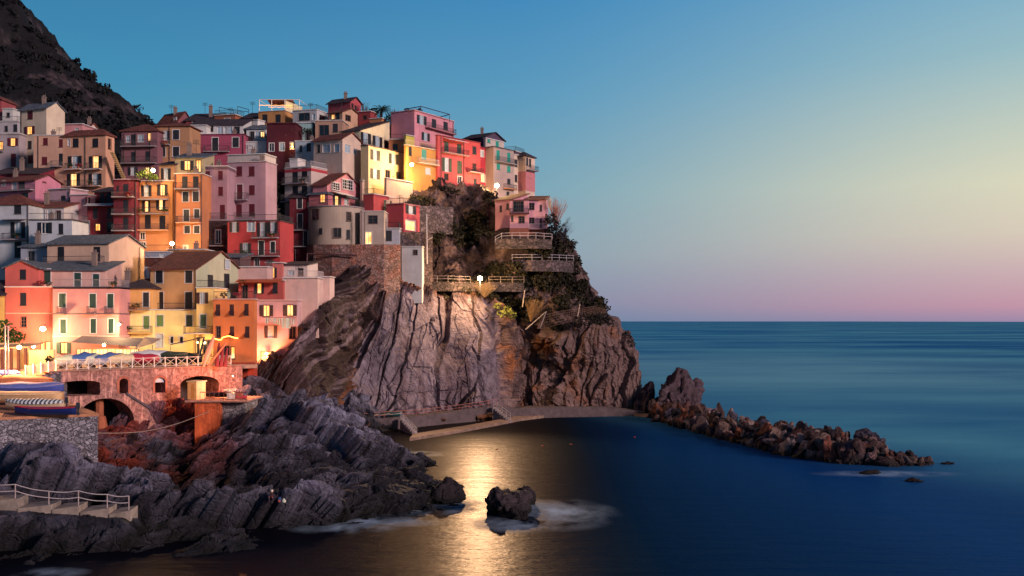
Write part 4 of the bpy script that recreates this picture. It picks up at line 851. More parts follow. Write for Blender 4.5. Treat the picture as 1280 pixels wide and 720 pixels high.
hs('coralfront', 'coral gabled house with three dark windows above the harbour terrace', B(x=(6.5,48,None), D=142.5, b=362, e=335, t=0, c='#c9554c', r=('gL',326,'slate'), zb=20, d=8, w=[(28.5,343,8,12.5,'c')]), B(x=(6.5,66,None), D=141, b=456, e=359.5, t=0, c='#c9594c', r=('flat',.05), w=[(29,374,8,16,'c'),(29.5,402.5,7,13,'gm'),(53,437,5,18,'l'),(60,433,6,12,'l')], band=[(358,359.5,'#d8a090'),(391,392.2,'#d8a090')], zb=11))
hs('pinkfront', 'long pink harbour house with nine green shuttered windows', B(x=(66,149,None), D=140.5, d=4, b=456, e=361, t=0, c='#cc8484', r=('flat',.15), cop=plain('#3a3040',.7), rail=1, railm=plain('#8a7c84',.6), sc='#24423e', zb=11, w=[(78,375.5,8.5,17.5,'ct'),(116,376,8,17.5,'ct'),(138,376,7.5,17.5,'ct'),(79,408,7.5,18,'ct'),(116.7,407.5,6.8,18,'ct'),(138.7,407.5,6.5,18,'ct'),(79.7,435,18,14,'ls')], band=[(391.5,393,'#6a545a'),(419.5,421,'#d8b0a4')], bal=[(73,83,391.5,8,'#6a545a'),(111,121,391.5,8,'#6a545a'),(133,143,391.5,8,'#6a545a')]),
   B(x=(48,131,None), D=144.5, b=362, e=338, t=-2, c='#cd9a90', r=('shed',328,'slate'), zb=20, d=7, sc='#24423e', w=[(59,345,8.5,17,'ct'),(97,350,8.5,18,'ct'),(120,351,8,17,'ct')], chim=[108]))
hs('yellowmain', 'orange and yellow harbour house with a red roof and pale green gable', B(x=(188,245,303), cR='#a9a88c', D=146, b=388, e=336, t=14, c='#d09a62', r=('gR',315,'tile'), sc=DK, zb=16, pipe=[244.5], w=[(199,346,9,15.5,'ct'),(236,346,9,15.5,'ct'),(199.7,375.5,9,21,'ct'),(236,375.5,9,21,'ct'),(284.7,330.5,5.5,11.5,'ptf'),(263,352,7,17,'c'),(283.5,351,7,18,'c')], bal=[(188,243,387,8,'#a07858')]),
   B(x=(188,246,None), D=145.4, b=456, e=388, t=2, c='#e8cc7c', r=('flat',.02), zb=11, w=[(200,401,8.5,14,'ct',LGR),(236.5,401,8,14,'ct','#34463a'),(199.5,426,9,17,'wt'),(214.5,425,4.5,9,'gt'),(226.5,425,5,9,'gt')]))
hs('greengable', 'narrow yellow house front with an iron balcony right of the larger yellow one', B(x=(245.6,268,None), D=144, b=456, e=361, t=2, c='#e0bc6c', r=('flat',.1), rail=1, zb=11, w=[(253,372.5,14.5,14,'ps',BRN),(254,401.5,7.5,17,'ct','#3c5640'),(247,432,5,20,'g'),(258.5,434,10,18,'g')], bal=[(231.5,266,416,8)]))
hs('yellowleft', 'yellow and orange house with a dark hipped roof beside the pink one', B(x=(149,190,None), D=144.5, b=456, e=361, t=1, c='#d89e52', r=('hip',349,'dark'), zb=16, chim=[151], w=[(152.5,374.5,6.5,17,'ct'),(182.5,374.5,7.5,18,'ct'),(152.5,402,6,14,'pt'),(183,403,.01,.01,'g')], band=[], bal=[(149.5,187,387,8,'#a07858')]),
   B(x=(149,190,None), D=144.4, b=456, e=387.5, t=1, c='#ecd084', r=('flat',.02), zb=11, d=3, w=[(152.5,402,6,14,'pt'),(183,403,7.5,16,'ct',LGR)], bal=[(150,191,415.5,8,'#c8a050')]))
hs('orangefront', 'vivid orange house with propped open shutters and string lights', B(x=(266.5,318,None), d=1.2, D=142.5, b=480, e=375.5, t=3, c='#cc6a2a', r=('flat',.12), cop=plain('#c8a0a0',.7), rail=1, sc=BRN, zb=9.5, w=[(272.5,387.5,5.5,14,'cv'),(289.7,387.5,5.5,14,'cv'),(308,387,5.5,14.5,'cv'),(273,415,5.5,14,'gm'),(290,415,5.5,14,'cv'),(309,415,5.5,14,'cv'),(274,441,5,16,'c','#8a1c24'),(283,438,7,11,'gm'),(291,441,5,15,'l')], band=[(453,480,'#a83a28')]))
hs('redsetback', 'red set-back top floor under a terracotta awning above the orange house', B(x=(298,354,None), D=153.5, b=377, e=352, t=3, c='#b54a44', d=3, r=('flat',.15), zb=15, w=[(306,365,7,18,'g'),(324,360.5,12,13,'ls'),(344,359.7,6,14,'cv')], awn=[(297.5,353,349,353,'#b4502e')]), B(x=(297,334,None), D=157, b=354, e=335, t=3, c='#c69a96', r=('flat',.15), zb=16, rail=1))
hs('pinkwhite', 'pale pink house with lit windows and laundry against the brown rock', B(x=(317.5,372,None), D=152, b=485, e=377, t=4, c='#cb9a9c', r=('flat',.15), zb=7, cop=plain('#d8bcb8',.7), sc='#3a2a30', w=[(333,388.5,17,14,'ls'),(362.5,388,17,14,'ls'),(338.5,415,16,15,'ws'),(365.5,416,8,15,'g'),(333,447,14,15,'lm')]),
   B(x=(354,397,None), D=154, b=400, e=349, t=4, c='#d0a69c', d=4, r=('flat',.15), zb=14.6, rail=1, railm=plain('#c0a8a8',.6), w=[]), B(x=(396,412,None), D=157, b=400, e=347.5, t=4, c='#cfa8a0', d=3, r=('flat',.15), zb=17.3, w=[(394.5+.01,359.7,.01,.01,'g'),(400,360,3.4,12,'g')]))
hs('coralhut', 'coral and white roof hut with a lit door on the pale pink house', B(x=(332,353,None), D=160, b=351, e=330, t=3, c='#c4625c', r=('flat',.15), zb=20, w=[(340.5,341,11,13,'ls')]), B(x=(353,384,None), D=160.5, b=351, e=331, t=6, c='#c8b0ac', r=('shed',328,'dark'), zb=20, w=[(364,341,8,6,'p'),(376,340,6,9,'g')]))
# ---- round tower house
def round_house():
    D0 = 186; root = empty('house', (xpx(420, D0), D0+6, zpx(306, D0)), 'beige round fronted house with shuttered windows on the rubble wall', 'house', 'houses stacked on the hillside')
    cx_, r_ = xpx(419.5, D0+3), (xpx(453, D0)-xpx(386, D0))*.52; cy_ = D0+3.6; zt, zb = zpx(259, D0), 21.5
    A = [R(a) for a in range(192, 361, 6)]
    pl = [(cx_+r_*math.cos(a), cy_+r_*1.06*math.sin(a)) for a in A]; pl += [(cx_+r_, cy_+7), (cx_-r_, cy_+7)]
    m = MB(); m.prism([(x, y, zb) for x, y in pl], [(x, y, zt) for x, y in pl]); m.build('wall', plaster('#a08c80'), root)
    m = MB(); k = 1.035; e = [((x-cx_)*k+cx_, (y-cy_)*k+cy_) for x, y in pl]; m.prism([(x, y, zt+.003) for x, y in e], [(x, y, zt+.2) for x, y in e]); m.build('parapet_coping', plain('#8a7c80', .8), root)
    def at_px(px):     # angle on the drum seen at this pixel
        best = min(A[:-1], key=lambda a: abs((cx_+r_*math.cos(a))/(cy_+r_*1.06*math.sin(a))-(px-640)/F)); return best
    for px, y, w, h, k_ in [(395,268,9,13,'g'),(436,270.5,5,11,'w'),(420,291,9.5,12,'g'),(437,293,4,12,'c'),(401,289,4,8,'c')]:
        a = at_px(px); c = Vector((cx_+r_*math.cos(a), cy_+r_*1.06*math.sin(a), 0)); n = Vector((math.cos(a), math.sin(a)*1.0, 0)).normalized(); u_ = Vector((n.y, -n.x, 0)); u_ = u_ if u_.x < 0 else -u_
        fa = Facade(c+n*.20, u_, n, 5); window(root, fa, (640+(c.x+n.x*.2)/(c.y+n.y*.2)*F, y, w, h, 'g'+('m' if k_ == 'w' else '')) if k_ != 'c' else (640+c.x/c.y*F, y, w, h, 'c'), DK)
    # railing round the roof terrace
    m = MB()
    for i in range(len(A)-1):
        p, q = Vector((*e[i], zt+.2)), Vector((*e[i+1], zt+.2))
        m.bar(p+Vector((0, 0, .95)), q+Vector((0, 0, .95)), .03)
        for j in range(3): g = p.lerp(q, j/3); m.bar(g, g+Vector((0, 0, .95)), .014)
    m.build('railing', IRON, root)
    fb = Facade((xpx(454, 184), 184, 0), (-math.cos(R(14)), math.sin(R(14)), 0), (0, -1, 0), 5)
    return root
round_house()
hs('tankstone', 'beige flat front with a lit window joining the round tower', B(x=(450,480,None), D=185.6, b=307, e=265, t=2, c='#a8948a', d=6, zb=21.5, r=('flat',.1), w=[(466,274.5,11.5,10,'gm'),(460.5,297.5,8,15.5,'lt')], pipe=[456]))
for px, cc in ((451.5, '#6a4a4c'), (454.5, '#9c8c90')):
    m = MB(); m.bar(P(px, 262, 184.3), P(px, 306, 184.3), .09, 8); tag(m.build('drainpipe', plain(cc, .5)), f'{"brown" if px < 453 else "grey"} drainpipe at the seam of the round tower', 'drainpipe')
hs('garage', 'low blue grey terrace building between the peach gable and the wall lamp', B(x=(181,212,None), D=155, b=338, e=316, t=3, c='#8d93a6', r=('flat',.1), rail=1, w=[(203,319,7,4,'w')]))
hs('brickterrace', 'low brown terrace wall house behind the red roof of the harbour house', B(x=(181,200,None), D=152, b=352, e=324, t=3, c='#5e3028', r=('flat',.2), w=[(183.5,341,5,13,'wt')]))
hs('lampwall', 'low orange wall house under the lamp at the tall orange house', B(x=(209,256,None), D=159, b=340, e=313, t=3, c='#b8763c', r=('flat',.1), chim=[238]))
hs('backfill', 'plain dark terrace house between the rubble house and the harbour roofs', B(x=(254,300,None), D=158, b=345, e=322, t=3, c='#6a4a4c', r=('shed',318,'slate'), w=[(270,326,5,5,'g')]))
# ------------------------------------------------------------------ harbour terrace and viaduct
ZT = 11.4
tw0, tw1 = P(62, 401, 120.5), P(303, 401, 138)      # wall line, in plan
ud = Vector((tw1.x-tw0.x, tw1.y-tw0.y, 0)); TL = ud.length; ud.normalize(); und = Vector((ud.y, -ud.x, 0))
FW = Facade((tw0.x, tw0.y, 0), ud, und, TL)
m = MB(); dd = .45
q = [tw0+Vector((-22, -1, 0)), tw0-und*1.2, tw1-und*1.2, P(330, 401, 141), P(330, 401, 150), P(-60, 401, 150), P(-60, 401, 118)]
q = [tw0-und*1.2, tw1-und*1.2, P(322, 401, 140.5), P(322, 401, 152), P(-330, 401, 152), P(-330, 401, 117)]
m.prism([(v.x, v.y, ZT-.45) for v in q], [(v.x, v.y, ZT) for v in q])
q2_ = [tw0-und*7, tw1-und*7, P(322, 401, 145), P(322, 401, 152), P(-330, 401, 152), P(-330, 401, 118)]
m.prism([(v.x, v.y, 3) for v in q2_], [(v.x, v.y, ZT-.46) for v in q2_]); tag(m.build('harbour_pavement', concrete('#a07c6c')), kind='structure')
def arch_wall(fa, z0, z1, thick_, ops, ztf=None):
    """ops: (s0, s1, zb, zspring, zcrown): openings with curved heads"""
    m = MB(); n = int(fa.len/.16); xs_ = sorted(set([fa.len*i/n for i in range(n+1)]+[v for o in ops for v in (o[0], o[1])]))
    def head(o, s):
        t = (s-(o[0]+o[1])/2)/((o[1]-o[0])/2); return o[3]+(o[4]-o[3])*math.sqrt(max(0, 1-t*t))
    for a, b in zip(xs_[:-1], xs_[1:]):
        if b-a < 1e-4: continue
        mid = (a+b)/2; gaps = sorted([(o[2], o[2], head(o, a), head(o, b)) for o in ops if o[0] < mid < o[1]])
        lo = (z0, z0); segs = []
        for g in gaps: segs.append((lo, (g[0], g[1]))); lo = (g[2], g[3])
        segs.append((lo, (z1, z1)))
        for (la, lb), (ha, hb) in segs:
            if ha-la < .01 and hb-lb < .01: continue
            m.face(fa.pt(a, 0, la), fa.pt(b, 0, lb), fa.pt(b, 0, hb), fa.pt(a, 0, ha)); m.face(fa.pt(a, -thick_, la), fa.pt(b, -thick_, lb), fa.pt(b, -thick_, hb), fa.pt(a, -thick_, ha))
            m.face(fa.pt(a, 0, la), fa.pt(b, 0, lb), fa.pt(b, -thick_, lb), fa.pt(a, -thick_, la)); m.face(fa.pt(a, 0, ha), fa.pt(b, 0, hb), fa.pt(b, -thick_, hb), fa.pt(a, -thick_, ha))
    for o in ops:
        for s in (o[0], o[1]): m.face(fa.pt(s, 0, o[2]), fa.pt(s, -thick_, o[2]), fa.pt(s, -thick_, o[3]), fa.pt(s, 0, o[3]))
    return m
def op(x0, x1, yb, ys, yc):
    s0, s1 = FW.s_at(x0), FW.s_at(x1); f = lambda y: FW.z_at((x0+x1)/2, y); return (s0, s1, f(yb), f(ys), f(yc))
ops = [op(71.5, 125, 495, 480, 476), op(93, 168, 560, 530, 498), op(149, 160, 492, 478, 473), op(193.5, 206.5, 491, 477, 472), op(225.5, 273.5, 510, 480, 470)]
vr = empty('viaduct', tw0+ud*TL/2+Vector((0, 0, 1-CH+.0)), 'stained pink stone viaduct wall with arched openings under the harbour terrace', 'viaduct')
arch_wall(FW, 0, ZT-.05, 3.2, ops).build('wall', streaked_stone('#b07c74'), vr)
m = MB(); FW.slab(m, 0, FW.len, 3, ZT-.3, -6.2, -6); m.build('rear_wall', concrete('#3a2c30'), vr)  # dark colour paints in the shade inside the arched openings
m = MB(); FW.slab(m, -.2, FW.len+.2, ZT-.047, ZT+.12, -1.3, .22); m.build('coping', concrete('#9a7468'), vr)
for o in ops[2:4]:
    m = MB()
    for i in range(12):
        a0, a1 = math.pi*i/12, math.pi*(i+1)/12; c = (o[0]+o[1])/2; w = (o[1]-o[0])/2; hh = o[4]-o[3]
        pr = lambda a, k: (c-math.cos(a)*(w+k), o[3]+math.sin(a)*(hh+k))
        (s1_, z1_), (s2_, z2_), (s3_, z3_), (s4_, z4_) = pr(a0, 0), pr(a1, 0), pr(a1, .28), pr(a0, .28)
        m.prism([FW.pt(s1_, .003, z1_), FW.pt(s2_, .003, z2_), FW.pt(s3_, .003, z3_), FW.pt(s4_, .003, z4_)], [FW.pt(s1_, .06, z1_), FW.pt(s2_, .06, z2_), FW.pt(s3_, .06, z3_), FW.pt(s4_, .06, z4_)])
    for s in (o[0]-.28, o[1]): FW.slab(m, s, s+.28, o[2], o[3], .003, .06)
    m.build('arch_surround', concrete('#a8604e'), vr)
m = MB(); o = ops[3]; FW.slab(m, o[0], o[1], o[3]-.1, o[4], -.35, -.25); m.build('pane', plain('#b9b4c0', .4), vr)
# white cross-braced railing: posts and panels
ra = empty('cross_railing', tw0+Vector((0, 0, ZT-CH)), 'white railing with crossed braces along the terrace edge above the viaduct', 'railing')
ra.location = (tw0.x, tw0.y, ZT)
pw = plain('#d8c4bc', .6); xsr = [70+13.7*i for i in range(17)]; ssr = [FW.s_at(x) for x in xsr]
for i, s in enumerate(ssr):
    m = MB(); FW.slab(m, s-.06, s+.06, ZT+.12, ZT+1.32, -.2, -.08); m.build('post', pw, ra)
    if i:
        s0 = ssr[i-1]; m = MB(); z0, z1 = ZT+.25, ZT+1.22
        m.bar(FW.pt(s0, -.14, z0), FW.pt(s, -.14, z1), .03); m.bar(FW.pt(s0, -.14, z1), FW.pt(s, -.14, z0), .03)
        m.bar(FW.pt(s0, -.14, z1), FW.pt(s, -.14, z1), .04); m.bar(FW.pt(s0, -.14, z0), FW.pt(s, -.14, z0), .03); m.build('brace', pw, ra)
ra2 = empty('cross_railing', P(50, 466, 119), 'pale railing panels running down from the terrace beside the lit patio', 'railing')
p0, p1 = P(70, 463, 120.6), P(32, 470, 119); p0.z = ZT+.1; p1.z = ZT-.4
for i in range(5):
    a = p0.lerp(p1, i/4); m = MB(); m.box(a-Vector((.06, .06, 0)), (.12, 0, 0), (0, .12, 0), (0, 0, 1.2)); m.build('post', pw, ra2)
    if i < 4:
        b_ = p0.lerp(p1, (i+1)/4); m = MB(); k = Vector((0, 0, 1.1)); e = Vector((0, 0, .15))
        m.prism([a+e+Vector((0,-.02,0)), b_+e+Vector((0,-.02,0)), b_+e+Vector((0,.02,0)), a+e+Vector((0,.02,0))], [a+k+Vector((0,-.02,0)), b_+k+Vector((0,-.02,0)), b_+k+Vector((0,.02,0)), a+k+Vector((0,.02,0))])
        m.build('panel', plain('#c8a488', .7), ra2)
# ramp wall under those panels, and the ramp down to the jetty
m = MB(); a, b_ = P(28, 401, 117.5), P(70, 401, 120)
m.prism([(a.x, a.y, 4), (b_.x, b_.y, 4), (b_.x, b_.y+3, 4), (a.x, a.y+3, 4)], [(a.x, a.y, ZT-.55), (b_.x, b_.y, ZT-.1), (b_.x, b_.y+3, ZT-.1), (a.x, a.y+3, ZT-.55)])
tag(m.build('ramp_wall', rubble('#7d7480', 1.3)), 'grey rubble wall under the pale railing panels left of the viaduct', 'wall')

# ------------------------------------------------------------------ stone jetty with boats
ZJ = 8.0
J0, J1 = P(-40, 401, 96.5)+Vector((-12, -1.1, 0)), P(122.5, 401, 106.5)
jd = (Vector((J1.x-J0.x, J1.y-J0.y, 0))).normalized(); jn = Vector((-jd.y, jd.x, 0))
c = [Vector((J0.x, J0.y, ZJ)), Vector((J1.x, J1.y, ZJ)), P(91, 401, 112)*1, P(-200, 401, 118)*1]; c[2].z = ZJ+.5; c[3].z = ZJ+1.6
jt = empty('stone_jetty', (J0.x*.5+J1.x*.5, J0.y+6, 2), 'grey rubble stone jetty holding the pulled up boats', 'jetty')
m = MB(); m.prism([(v.x, v.y, .5) for v in c], [(v.x, v.y, v.z-.25) for v in c]); m.build('wall', rubble('#8a8290', 1.9), jt)
cen = sum(c, Vector())/4
e = [Vector((v.x, v.y, 0))+Vector((v.x-cen.x, v.y-cen.y, 0)).normalized()*.12+Vector((0, 0, v.z)) for v in c]
m = MB(); m.prism([(v.x, v.y, v.z-.247) for v in e], [(v.x, v.y, v.z) for v in e]); m.build('deck', concrete('#b0765a'), jt)
def boat(label, px, py, D, ln, bm, ht, yaw, hull, cover=None, stripe=None, motor=False, z=None, group='small boats pulled out of the water', hump=.35, planks=None):
    loc = P(px, py, D); loc.z = z if z is not None else loc.z
    root = empty('boat', loc, label, 'boat', group); CM = striped('#c8ccd0', '#28324e', 1.6) if 'striped' in label else None; ca_, sa_ = math.cos(R(yaw)), math.sin(R(yaw))
    T = lambda x, y, z_: (loc.x+x*ca_-y*sa_, loc.y+x*sa_+y*ca_, loc.z+z_)
    ns = 14; prof = lambda t: (math.sin(math.pi*min(1, (.16+t*.84)))**.62 if t < 1 else 0.) if t > .0 else .55
    sec = []
    for i in range(ns+1):
        t = i/ns; x = (t-.5)*ln; wdt = bm/2*max(.04, prof(t)); sheer = ht*(1+.28*(2*t-1)**2*(1 if t > .5 else .4)); keel = .10+.5*ht*max(0, t-.72)**1.4*3
        sec.append([(x, -wdt, sheer), (x, -wdt*.86, sheer*.55+keel*.3), (x, -wdt*.35, keel), (x, wdt*.35, keel), (x, wdt*.86, sheer*.55+keel*.3), (x, wdt, sheer)])
    def skin(rows, mname, mt, cap=True):
        m = MB(); n = len(rows[0]); m.v = [T(*p) for r in rows for p in r]
        for i in range(len(rows)-1):
            for j in range(n-1): m.f.append((i*n+j, i*n+j+1, (i+1)*n+j+1, (i+1)*n+j))
        if cap: m.f.append(tuple(range(n-1, -1, -1)))
        return m.build(mname, mt, root, smooth=True)
    skin(sec, 'hull', plain(hull, .4))
    m = MB()
    for i in range(ns):
        for j in (0, 5): m.bar(T(*sec[i][j]), T(*sec[i+1][j]), .045)
    m.build('gunwale', plain(stripe or '#c8b49c', .5), root)
    if cover:
        rows = []
        for i in range(ns+1):
            t = i/ns; s = sec[i]; h_ = hump*math.sin(math.pi*min(1, max(0, t)))**.7*(1+.12*math.sin(t*17)); w_ = s[5][1]*1.06
            rows.append([(s[0][0], -w_, s[0][2]-.12), (s[0][0], -w_*.98, s[0][2]+.05), (s[0][0], -w_*.5, s[0][2]+.06+h_*.7), (s[0][0], 0, s[0][2]+.08+h_), (s[0][0], w_*.5, s[0][2]+.06+h_*.7), (s[0][0], w_*.98, s[0][2]+.05), (s[0][0], w_, s[0][2]-.12)])
        skin(rows, 'cover', CM or plain(cover, .8), False)
    else:
        m = MB()
        for t in (.3, .55, .75):
            i = int(t*ns); s = sec[i]; x, w_, zz_ = s[0][0], s[5][1]*.92, s[0][2]*.82
            m.prism([T(x-.14, -w_, zz_), T(x+.14, -w_, zz_), T(x+.14, w_, zz_), T(x-.14, w_, zz_)], [T(x-.14, -w_, zz_+.05), T(x+.14, -w_, zz_+.05), T(x+.14, w_, zz_+.05), T(x-.14, w_, zz_+.05)])
        m.build('seat', plain('#a07850', .7), root)
    if motor:
        m = MB(); x = -ln/2-.18
        m.prism([T(x-.22, -.16, ht*.9), T(x+.2, -.16, ht*.9), T(x+.2, .16, ht*.9), T(x-.22, .16, ht*.9)], [T(x-.16, -.12, ht+.5), T(x+.14, -.12, ht+.5), T(x+.14, .12, ht+.5), T(x-.16, .12, ht+.5)])
        m.bar(T(x, 0, .25), T(x, 0, ht*.95), .07, 6); m.prism([T(x-.12, -.03, .05), T(x+.12, -.03, .05), T(x+.12, .03, .05), T(x-.12, .03, .05)], [T(x-.12, -.03, .35), T(x+.12, -.03, .35), T(x+.12, .03, .35), T(x-.12, .03, .35)])
        m.build('outboard_motor', plain('#2a2c38', .4), root)
    return root
g1 = 'boats pulled up on the jetty'
boat('dark blue rowing boat with a red stripe nearest the jetty edge', 57, 520, 103.6, 5.6, 1.7, .75, 186, '#1c2a66', None, '#b02a3a', True, ZJ+.02, g1)
boat('white striped boat cover between the blue boat and the long cream boat', 44, 512, 106.4, 5.6, 1.8, .8, 184, '#c4a890', '#8fa6bc', '#cfc4c0', True, ZJ+.3, g1, .3)
boat('long cream boat lying in the middle of the jetty', 24, 505, 109.6, 8.4, 2.2, 1.0, 182, '#d8b088', '#dcae84', '#e0c8a8', False, ZJ+.75, g1, .15)
boat('boat under a blue and violet cover behind the long cream boat', 30, 495, 112.6, 8.0, 2.3, 1.1, 3, '#3f4fa0', '#5a66ac', '#c89a80', False, ZJ+1.15, g1, .4)
boat('boat with an orange cover farthest back on the jetty', 18, 484, 115.6, 7.6, 2.2, 1.2, 183, '#c4683e', '#d0744a', '#d8a080', False, ZJ+1.5, g1, .55)
boat('small white and blue boat on the ramp at the left edge', 2, 476, 117.4, 3.6, 1.5, .7, 20, '#b8b8cc', '#3a58a8', '#c8c8d0', False, ZJ+2.6, g1)
g2 = 'boats parked on the terrace'
def tboat(label, px, D, ln, bm, yaw, hull, cover, hump=.5, ht=.75): return boat(label, px, 450, D, ln, bm, ht, yaw, hull, cover, None, False, ZT+.35, g2, hump)
tboat('covered boat with a pale green tarpaulin, first on the left of the terrace', 87, 127, 4.6, 1.8, 60, '#c8c8c4', '#b8c4b4')
tboat('boat under a peaked blue tarpaulin second on the terrace', 107, 128.5, 4.6, 1.9, 62, '#c0b8bc', '#34599a', .75)
tboat('boat under a white green tarpaulin between two blue ones', 122, 129.5, 4.4, 1.7, 66, '#c8c8c8', '#c4ccc0')
tboat('boat under a blue and white tarpaulin in the middle of the terrace', 139, 130, 4.6, 1.9, 55, '#b8b8cc', '#44609c', .7)
tboat('boat under a cream tarpaulin left of the crimson one', 156, 130.5, 4.6, 1.9, 40, '#d0c4b0', '#d4c09c')
tboat('boat under a crimson tarpaulin on the terrace', 172, 131.5, 5.0, 1.9, 25, '#9c2438', '#a01c3c')
tboat('large boat under a white and navy cover behind the crimson one', 188, 135, 5.2, 2.2, 20, '#b4b4bc', '#b8bcc8', .6, 1.0)
tboat('dark green fishing boat right of the white covered one', 209, 135.5, 5.6, 2.0, 175, '#20302c', '#26382f', .3, 1.1)
tboat('black fishing boat next to the mast and derrick', 229, 136, 4.6, 1.9, 178, '#181a20', '#2a2c34', .2, 1.0)
# small dark beams the boats rest on are cradles: one each
for o in [o for o in COL.objects if o.get('group') == g2]:
    l_ = o.location
    for dx in (-.9, .7): m = MB(); m.box((l_.x+dx, l_.y-.7, ZT+.003), (.2, 0, 0), (0, 1.4, 0), (0, 0, .42)); m.build('cradle', WOOD, o)
# derrick used to lift boats
dk = empty('derrick', P(246, 455, 134), 'dark boat derrick with two slanting arms on the terrace', 'derrick'); dk.location.z = ZT
m = MB(); b0 = Vector(dk.location); m.bar(b0, b0+Vector((.9, 0, 3.6)), .16, 6, .1); m.build('mast', plain('#1b1c30', .5), dk)
m = MB(); m.bar(b0+Vector((.9, 0, 3.6)), b0+Vector((-3.2, 0, 2.7)), .06); m.bar(b0+Vector((-3.2, 0, 2.7)), b0+Vector((-3.2, 0, 1.6)), .03); m.build('arm', plain('#3a3038', .5), dk)
m = MB(); m.bar(b0+Vector((1.3, 0, 0)), b0+Vector((3.6, 0, 2.9)), .12, 6); m.build('brace', plain('#b4705a', .6), dk)
# upright kayak leaning
m = MB(); a = P(254, 452, 133.5); a.z = ZT+.05
for i in range(8):
    t0, t1 = i/8, (i+1)/8; w = lambda t: .09+.26*math.sin(math.pi*min(1, t*.93+.05)); pp = lambda t: a+Vector((t*1.25, .3*t, t*3.7))
    m.bar(pp(t0), pp(t1), w(t0), 8, w(t1))
tag(m.build('kayak', plain('#c98a7c', .5), None), 'salmon coloured kayak stood upright on the terrace by the orange house', 'kayak')
m = MB()
for i in range(3):
    m.bar((a.x+1.5+i*.5, a.y+.6, ZT), (a.x+1.7+i*.5, a.y+.9, ZT+2.9-.3*i), .28, 8, .10)
tag(m.build('folded_parasol', plain('#6a1c2c', .8)), 'dark red folded parasols standing by the orange house door', 'parasol')
# restaurant awning and glazed front
rs = empty('restaurant_veranda', P(135, 452, 137.2), 'lit glazed restaurant veranda under a grey awning at the foot of the pink house', 'veranda'); rs.location.z = ZT
FV = Facade((xpx(96, 137.5), 137.5, 0), (1, 0, 0), (0, -1, 0), 8)
s1 = FV.s_at(173); m = MB(); FV.slab(m, 0, s1, ZT, ZT+.55, -2.9, 0); m.build('plinth', plaster('#c48a76'), rs)
m = MB(); z0, z1 = ZT+.55, ZT+2.0
for i in range(17):
    s = s1*i/16; w_ = .14 if i % 4 == 0 else .07; FV.slab(m, s-w_/2, s+w_/2, z0, z1, -.08, .06)
FV.slab(m, 0, s1, z1, z1+.12, -.08, .06); m.build('frame', plain('#c08a70', .6), rs)
m = MB(); FV.slab(m, 0, s1, z0, z1, -.04, -.02); m.build('pane', litpane(2.0), rs)
m = MB(); e0, e1 = FV.s_at(91), FV.s_at(171)
m.prism([FV.pt(e0, .3, z1+.9), FV.pt(e1, .3, z1+.4), FV.pt(e1, -2.9, z1+1.3), FV.pt(e0, -2.9, z1+1.6)], [FV.pt(e0, .3, z1+.98), FV.pt(e1, .3, z1+.48), FV.pt(e1, -2.9, z1+1.38), FV.pt(e0, -2.9, z1+1.68)]); m.build('awning', plain('#6a6268', .8), rs)
m = MB(); e2 = FV.s_at(193)
m.prism([FV.pt(e1+.05, .9, z1+.1), FV.pt(e2, .5, z1+.75), FV.pt(e2, -2.9, z1+1.25), FV.pt(e1+.05, -2.9, z1+1.5)], [FV.pt(e1+.05, .9, z1+.16), FV.pt(e2, .5, z1+.81), FV.pt(e2, -2.9, z1+1.31), FV.pt(e1+.05, -2.9, z1+1.56)])
m.build('side_awning', plain('#a58e84', .8), rs)
for s in (e1+.1, e2-.1): m = MB(); m.bar(FV.pt(s, .4, ZT), FV.pt(s, .4, z1+.6), .04); m.build('post', IRON, rs)
# lit pergola bar at the left
pg = empty('bar_pergola', P(15, 455, 124), 'open lit bar pergola with dark posts at the left edge of the terrace', 'pergola'); pg.location.z = ZT
m = MB(); a, b_ = P(-40, 437, 122), P(40, 437, 124)
z0 = 14.0
m.prism([(a.x, a.y-1, z0-.35), (b_.x, b_.y-1, z0), (b_.x, b_.y+3, z0+.35), (a.x, b_.y+3, z0)], [(a.x, a.y-1, z0-.2), (b_.x, b_.y-1, z0+.15), (b_.x, b_.y+3, z0+.5), (a.x, b_.y+3, z0+.15)]); m.build('canopy', plain('#b88a6c', .8), pg)
for x in (-10, 2.5, 13.5, 22.5, 31.5):
    m = MB(); q = P(x, 450, 122.4); m.box((q.x-.13, q.y, ZT-1.5), (.26, 0, 0), (0, .26, 0), (0, 0, z0-ZT+1.45)); m.build('post', plain('#3c1c1c', .7), pg)
m = MB(); a = P(-40, 401, 129.5); b_ = P(36, 401, 129.5); m.box((a.x, a.y, ZT), (b_.x-a.x, 0, 0), (0, .3, 0), (0, 0, 3)); m.build('back_wall', plaster('#d8b078'), pg)
m = MB(); a = P(36, 401, 128); m.box((a.x, a.y, ZT), (2.9, 0, 0), (0, .4, 0), (0, 0, 2.2)); tag(m.build('patio_wall', plaster('#d8b47c')), 'cream patio wall lit by the bar lamps', 'wall')
m = MB()
for x in (6.2, 10.2): q = P(x, 470, 116.5); m.bar((q.x, q.y, 9.4), (q.x, q.y, zpx(407, 116.5)), .07, 8)
tag(m.build('twin_mast', plain('#d4b8b0', .5)), 'pair of tall white masts in front of the lit bar pergola', 'mast')
